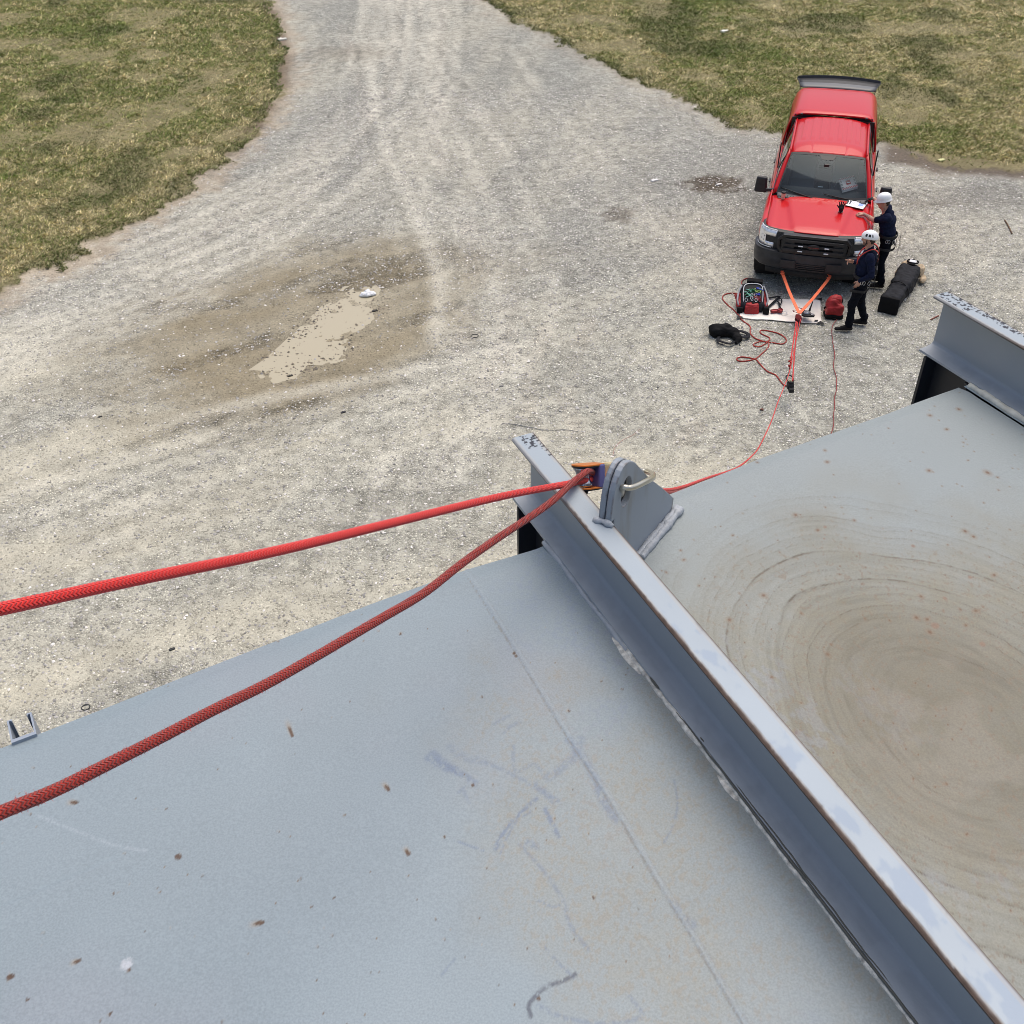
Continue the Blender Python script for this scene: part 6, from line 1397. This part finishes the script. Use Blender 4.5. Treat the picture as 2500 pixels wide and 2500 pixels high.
# ---- bags modelled as soft bodies
def soft(name, prims, vox, m, parent, k=.02, wr=.012, ws=9, seed=5, tags=None, sm=True):
    V, Q, own = sdf_build(prims, vox, k); n_ = np.zeros_like(V); f = V[Q]; nn = np.cross(f[:, 2] - f[:, 0], f[:, 3] - f[:, 1])
    for q in range(4): np.add.at(n_, Q[:, q], nn)
    n_ /= np.linalg.norm(n_, axis=1)[:, None] + 1e-9
    V = V + n_ * ((fbm(V[:, 0] + V[:, 2] * .5, V[:, 1] * 1.6 + V[:, 2] * 1.2, ws, 3, seed) - .5) * wr)[:, None]; mi = None
    if tags is not None: mi = np.array(tags)[own][Q].min(1)
    return mesh(name, V, Q, m, parent, sm, mi)
BLKF = mat('black_nylon', (.009, .009, .010), .8, spec=.15, var=.3, vs=8); REDF = mat('red_nylon', (.33, .012, .015), .6, var=.2, vs=9, bump=.2, bs=60); GRYF = mat('grey_piping', (.38, .38, .40), .6); DGR = mat('dark_grey_nylon', (.016, .017, .021), .8, spec=.2, var=.3, vs=10)
# open gear bag, its mouth tipped towards the viewer
gb0 = at(1838, 765); gb = empty('gear_bag', (gb0[0], gb0[1] + .20, tz * .6), R(-6)); tag(gb, 'open red and black gear bag full of green and blue hardware on the sheet', 'bag')
soft('bag_body', [('c', (-.12, -.10, .10), (-.12, .16, .28), .10, .10), ('c', (.12, -.10, .10), (.12, .16, .28), .10, .10), ('c', (-.12, .14, .10), (.12, .14, .10), .12, .12), ('c', (-.12, -.12, .08), (.12, -.12, .08), .10, .10), ('c', (0, .0, .12), (0, .16, .25), .12, .12)], .012, [DGR], gb, .05, .02, 7)
soft('side_pocket', [('c', (-.22, -.10, .09), (-.21, .06, .16), .070, .075), ('c', (-.21, .06, .16), (-.20, .12, .26), .07, .05)], .011, [REDF], gb, .04, .03, 9)
soft('side_pocket', [('c', (.22, -.10, .09), (.21, .06, .16), .070, .075), ('c', (.21, .06, .16), (.20, .12, .26), .07, .05)], .011, [REDF], gb, .04, .03, 9)
soft('front_pocket', [('b', (-.01, -.21, .075), (.125, .055, .075), .02), ('b', (-.01, -.19, .13), (.11, .05, .05), .02)], .010, [REDF], gb, .03, .03, 10)
mn = np.array([0, -.62, .78]); mu_ = np.array([0, .78, .62])
def mp_(x, v, o=0): return np.array([x, .0, .245]) + mu_ * v + mn * o
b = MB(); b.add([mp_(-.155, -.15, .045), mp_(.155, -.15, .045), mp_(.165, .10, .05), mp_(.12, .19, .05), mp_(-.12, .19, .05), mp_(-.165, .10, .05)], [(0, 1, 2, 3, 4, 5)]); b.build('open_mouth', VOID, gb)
b = MB(); b.tube(spline([mp_(-.15, -.19, -.01), mp_(-.168, -.12, .05), mp_(-.172, .05, .06), mp_(-.14, .17, .06), mp_(0, .20, .06), mp_(.14, .17, .06), mp_(.172, .05, .06), mp_(.168, -.12, .05), mp_(.15, -.19, -.01)], 5), .0085, 7); b.build('piping', mat('light_piping', (.66, .66, .68), .5), gb, smooth=True)
b = MB()
for sx in (-1, 1): b.tube(spline([(sx * .20, -.16, .06), (sx * .265, -.10, .17), (sx * .245, .05, .27), (sx * .19, .14, .36)], 5), .017, 7)
b.build('grey_panel', GRYF, gb, smooth=True)
b = MB(); b.box((.06, .36, .34), (.14, .07, .035), rz=R(-8)); b.build('lid_flap', BLKF, gb, bevel=.02)
b = MB(); b.add([mp_(-.02, -.13, .06), mp_(.13, -.15, .06), mp_(.15, -.24, .03), mp_(.06, -.26, .05), mp_(-.02, -.19, .07)], [(0, 1, 2, 3, 4)]); b.build('front_flap', BLKF, gb)
rg = np.random.default_rng(12)
for col_, nm, n_, (cx_, cy_) in (((.02, .16, .06), 'green_cord', 8, (-.02, .03)), ((.16, .38, .32), 'teal_cord', 4, (-.05, .07)), ((.02, .05, .45), 'blue_cord', 5, (.05, .02)), ((.35, .50, .12), 'lime_cord', 3, (.03, .07)), ((.25, .02, .03), 'maroon_hardware', 5, (.08, -.09)), ((.45, .46, .48), 'metal_hardware', 7, (-.03, -.08)), ((.015, .02, .02), 'black_hardware', 12, (0, 0))):
    b = MB()
    for k_ in range(n_):
        xx_ = np.clip(cx_ + rg.normal() * .05, -.12, .12); vv_ = np.clip(cy_ + rg.normal() * .045, -.12, .14); c = mp_(xx_, vv_, .055 + .015 * rg.random()); a0 = rg.random() * 6.28
        if 'hardware' in nm: b.tube([c + np.array([math.cos(t) * .022, 0, 0]) + mu_ * math.sin(t) * .035 for t in np.linspace(a0, a0 + 6.28, 14)], .006, 5)
        else: b.tube(spline([c + rg.normal(size=3) * (.035, .02, .015) for _ in range(4)], 4), .009, 6)
    o = b.build(nm, mat(nm, col_, .4, metal=.6 if nm == 'metal_hardware' else 0), gb, smooth=True); o['kind'] = 'stuff'
def gl_(px, py, h): return at(px, py, h) - np.array(gb.location)
CR3 = lambda x, y: (1780 + x * .07764, 660 + y * .07764)
b = MB()
for pts, w_ in (([(1000, 1290), (1060, 1240), (1150, 1190), (1250, 1130), (1400, 980), (1560, 810), (1400, 830), (1230, 860)], .05), ([(1500, 900), (1600, 870), (1640, 950), (1590, 1080), (1560, 1110)], .022), ([(1500, 950), (1560, 1020), (1580, 1110), (1640, 1190)], .035)):
    P = spline([at(*CR3(*p), tz + .03) for p in pts], 5) - np.array(gb.location); c, s = math.cos(R(4)), math.sin(R(4)); P = np.stack([P[:, 0] * c - P[:, 1] * s, P[:, 0] * s + P[:, 1] * c, P[:, 2]], 1)
    b.ribbon(P, (0, 0, 1), .006) if False else b.tube(P, w_ * .5, 6, flat=.35, up=(0, 0, 1))
b.build('shoulder_strap', DGR, gb)
b = MB(); b.box((-.22, -.22, .06), (.05, .03, .05)); b.box((.24, -.24, .07), (.05, .04, .07)); b.build('side_buckle', BLKF, gb, bevel=.01)
# red rope bag
rb0 = at(2037, 779); rbag = empty('rope_bag', (rb0[0], rb0[1] + .12, 0), R(-3)); tag(rbag, 'red rope bag with black base standing right of the white sheet', 'bag')
soft('bag_body', [('b', (0, 0, .13), (.145, .11, .12), .03), ('e', (-.03, .03, .27), (.115, .10, .12), .05), ('e', (.03, .06, .30), (.09, .08, .075), .04)], .010, [REDF], rbag, .03, .045, 8, 9)
soft('bag_base', [('b', (0, -.01, .035), (.155, .12, .04), .015)], .010, [BLKF], rbag, .02, .008, 8)
b = MB(); b.tube(spline([(.04, .08, .37), (.10, .07, .35), (.135, .04, .27), (.10, .0, .23), (.05, .0, .22)], 5), .015, 7, flat=.6); b.tube([(-.14, .0, .17), (-.175, .0, .17), (-.17, -.01, .14)], .017, 6); b.box((.0, -.135, .012), (.03, .015, .014)); b.build('drawcord', BLKF, rbag, smooth=True)
# black stuff sack
CR4 = lambda x, y: (1720 + x * .07764, 700 + y * .07764)
k0 = at(*CR4(650, 1400)); ss = empty('stuff_sack', (k0[0], k0[1], 0)); tag(ss, 'slumped black stuff sack with straps lying left of the looped rope', 'bag')
def s4(x, y, h): return at(*CR4(x, y), h) - np.array([k0[0], k0[1], 0])
soft('bag_body', [('c', s4(360, 1370, .10), s4(650, 1370, .10), .115, .11, .03, None), ('c', s4(650, 1370, .10), s4(930, 1480, .07), .105, .075, .03, None), ('c', s4(930, 1480, .07), s4(1040, 1620, .06), .075, .06, .03, None), ('c', s4(1040, 1620, .06), s4(1010, 1760, .03), .06, .035, .03, None)], .013, [BLKF], ss, .03, .07, 5, 7)
b = MB()
for pts, r_ in (([(500, 1480), (450, 1580), (430, 1670), (520, 1720), (640, 1760), (780, 1790), (880, 1770), (930, 1720)], .028), ([(1060, 1400), (1150, 1400), (1260, 1430), (1350, 1480), (1380, 1530), (1340, 1590), (1200, 1590), (1080, 1590)], .036), ([(430, 1670), (420, 1760), (480, 1800), (580, 1810)], .015), ([(1040, 1760), (1090, 1810), (1120, 1860)], .012)):
    b.tube(spline([s4(*p, .05) for p in pts], 5), r_, 7, flat=.4, up=(0, 0, 1))
b.build('strap', DGR, ss, smooth=True)
# long duffel
CR5 = lambda x, y: (2100 + x * .11387, 640 + y * .11387)
d0 = at(*CR5(600, 1120), .0); d1 = at(*CR5(1060, 400), .0); dax = d1 - d0; DLn = np.linalg.norm(dax); dang = math.atan2(dax[1], dax[0]); df = empty('long_duffel', (d0[0], d0[1] + .06, 0), dang); tag(df, 'long black duffel bag lying on the gravel beside the two people', 'bag'); print('duffel', DLn)
soft('bag_body', [('b', (DLn * .24, 0, .155), (DLn * .25, .165, .15), .03), ('b', (DLn * .70, 0, .165), (DLn * .28, .185, .165), .03)], .014, [BLKF], df, .03, .06, 5, 3).data.materials[0] = DGR
soft('bag_end', [('b', (.0, 0, .15), (.035, .172, .155), .02)], .012, [BLKF], df, .01, .012, 8)
b = MB(); b.ribbon([(DLn * .40 + .03 * math.sin(a * 2), .20 * math.cos(a), max(.01, .345 * math.sin(a) ** .6)) for a in np.linspace(.05, math.pi - .05, 18)], (.028, .0, 0), .008); b.tube([(DLn * .97 + .0, .16 * math.cos(a), .17 + .15 * math.sin(a)) for a in np.linspace(0, 6.28, 22)], .028, 7); b.build('band', BLKF, df, smooth=True)
tanm = mat('tan_canvas', (.46, .36, .24), .8, var=.3, vs=14)
soft('tan_lining', [('e', (DLn * 1.09, .13, .16), (.15, .09, .13), .02), ('e', (DLn * 1.08, -.14, .15), (.14, .09, .13), .02), ('e', (DLn * 1.0, -.25, .07), (.15, .06, .06), .02), ('e', (DLn * .93, .21, .12), (.07, .05, .08), .02)], .012, [tanm], df, .02, .05, 9)
b = MB(); b.tube([(DLn * 1.09 + .08 * math.cos(a), .02 + .10 * math.sin(a), .30) for a in np.linspace(0, 6.28, 16)], .014, 6); b.build('drawcord', BLKF, df); b = MB(); b.box((DLn * 1.09, .02, .30), (.05, .06, .012)); b.build('label_patch', mat('white_patch', (.7, .72, .74), .6), df)
# ---- litter and small debris
def stick(px0, px1, r_, col_, lbl, nm='stick', cat='stick', bend=.02):
    a, e = at(*px0), at(*px1); m_ = (a + e) / 2 + [bend, bend, .02]; P = spline([a, m_, e], 6); P[:, 2] = surf(P[:, 0], P[:, 1])[0] + r_ * 1.2; b = MB(); b.tube(P, r_, 6); o = b.build(nm, mat(nm, col_, .8, var=.3, vs=15), smooth=True); tag(o, lbl, cat)
stick((2452, 540), (2470, 573), .014, (.16, .10, .06), 'brown stick lying on the gravel right of the truck', bend=.01)
stick((2272, 781), (2292, 771), .012, (.20, .06, .04), 'small reddish twig near the deck edge beam', nm='twig', cat='twig')
stick((1855, 1003), (1862, 1004), .014, (.16, .07, .05), 'tiny brown twig between the two red ropes', nm='twig', cat='twig')
P = spline([at(*p) for p in ((1240, 1034), (1270, 1040), (1310, 1048), (1340, 1052), (1380, 1051), (1412, 1055))], 5); P[:, 2] = surf(P[:, 0], P[:, 1])[0] + .012; b = MB(); b.tube(P, .005, 5); o = b.build('wire', mat('grey_wire', (.16, .17, .18), .5)); tag(o, 'thin grey wire lying on the gravel just beyond the deck', 'wire')
P = spline([at(*p) for p in ((1496, 1115), (1502, 1092), (1520, 1075), (1545, 1062), (1562, 1047))], 5); P[:, 2] = surf(P[:, 0], P[:, 1])[0] + .008; b = MB(); b.tube(P, .003, 5); o = b.build('string', mat('pink_string', (.45, .25, .22), .7)); tag(o, 'faint pink string on the gravel behind the pulley', 'string')
for (px, py, r_, lbl) in ((1159, 821, .065, 'thin dark wire ring on the gravel left of the wheel tracks'), (210, 1728, .045, 'small dark ring on the dirt beside the tank edge')):
    c = at(px, py); b = MB(); b.tube([(c[0] + r_ * math.cos(a), c[1] + r_ * .9 * math.sin(a), gz(c[0], c[1]) + .012) for a in np.linspace(0, 2 * math.pi, 20)], .006, 5); o = b.build('ring', mat('dark_ring', (.04, .04, .04), .6)); tag(o, lbl, 'ring')
c = at(897, 718); V, Q, own = sdf_build([('e', (0, 0, .03), (.17, .11, .05), .02), ('e', (.0, .14, .02), (.06, .08, .03), .02), ('e', (.12, .02, .02), (.10, .08, .04), .02), ('e', (-.13, -.05, .02), (.08, .05, .03), .02)], .010, .02)
V[:, 2] *= 1 + .9 * (fbm(V[:, 0], V[:, 1], 22, 3, 4) - .5); V[:, :2] += (np.stack([fbm(V[:, 0], V[:, 1], 14, 2, 8), fbm(V[:, 0], V[:, 1], 14, 2, 9)], 1) - .5) * .04
o = mesh('plastic_bag', V * np.array([.72, .9, .9]) + [c[0], c[1], -.02], Q, mat('white_plastic', (.74, .76, .78), .35, bump=.9, bs=40, bd=.02), None, True); tag(o, 'crumpled white plastic bag at the upper end of the muddy puddle', 'plastic bag')
def bit(px, py, s_, col_, lbl, nm, cat, rz=.5):
    c = at(px, py); b = MB(); b.box((0, 0, 0), (s_, s_ * .45, s_ * .22), rz=rz); b.add([(s_ * .2, 0, s_ * .2), (-s_ * .5, s_ * .3, s_ * .5), (-s_ * .3, -s_ * .3, .1 * s_)], [(0, 1, 2)]); o = b.build(nm, mat(nm, col_, .7), bevel=s_ * .12); o.location = (c[0], c[1], gz(c[0], c[1]) + s_ * .2); tag(o, lbl, cat)
bit(1598, 441, .09, (.75, .75, .73), 'flat white scrap on the gravel left of the truck', 'paper_scrap', 'scrap'); bit(2297, 397, .09, (.62, .62, .30), 'yellowish scrap on the dark soil right of the truck', 'plastic_scrap', 'scrap'); bit(1755, 452, .07, (.7, .7, .68), 'white scrap in the brown patch left of the truck', 'paper_scrap', 'scrap')
bit(1768, 83, .13, (.8, .8, .78), 'white scrap in the lawn beyond the truck', 'paper_scrap', 'scrap'); bit(690, 100, .14, (.72, .70, .62), 'pale scrap at the edge of the left lawn', 'paper_scrap', 'scrap'); bit(915, 757, .05, (.03, .028, .025), 'dark clod at the right edge of the puddle', 'mud_clod', 'clod'); bit(708, 915, .045, (.03, .028, .022), 'dark clod at the lower edge of the puddle', 'mud_clod', 'clod'); bit(245, 1018, .03, (.02, .02, .022), 'small black chip on the gravel at the left', 'rubber_chip', 'chip')
bit(838, 1006, .04, (.03, .03, .035), 'small dark chip below the puddle', 'rubber_chip', 'chip'); bit(420, 1585, .035, (.03, .035, .035), 'small dark chip just above the tank edge', 'rubber_chip', 'chip')

split_loose()
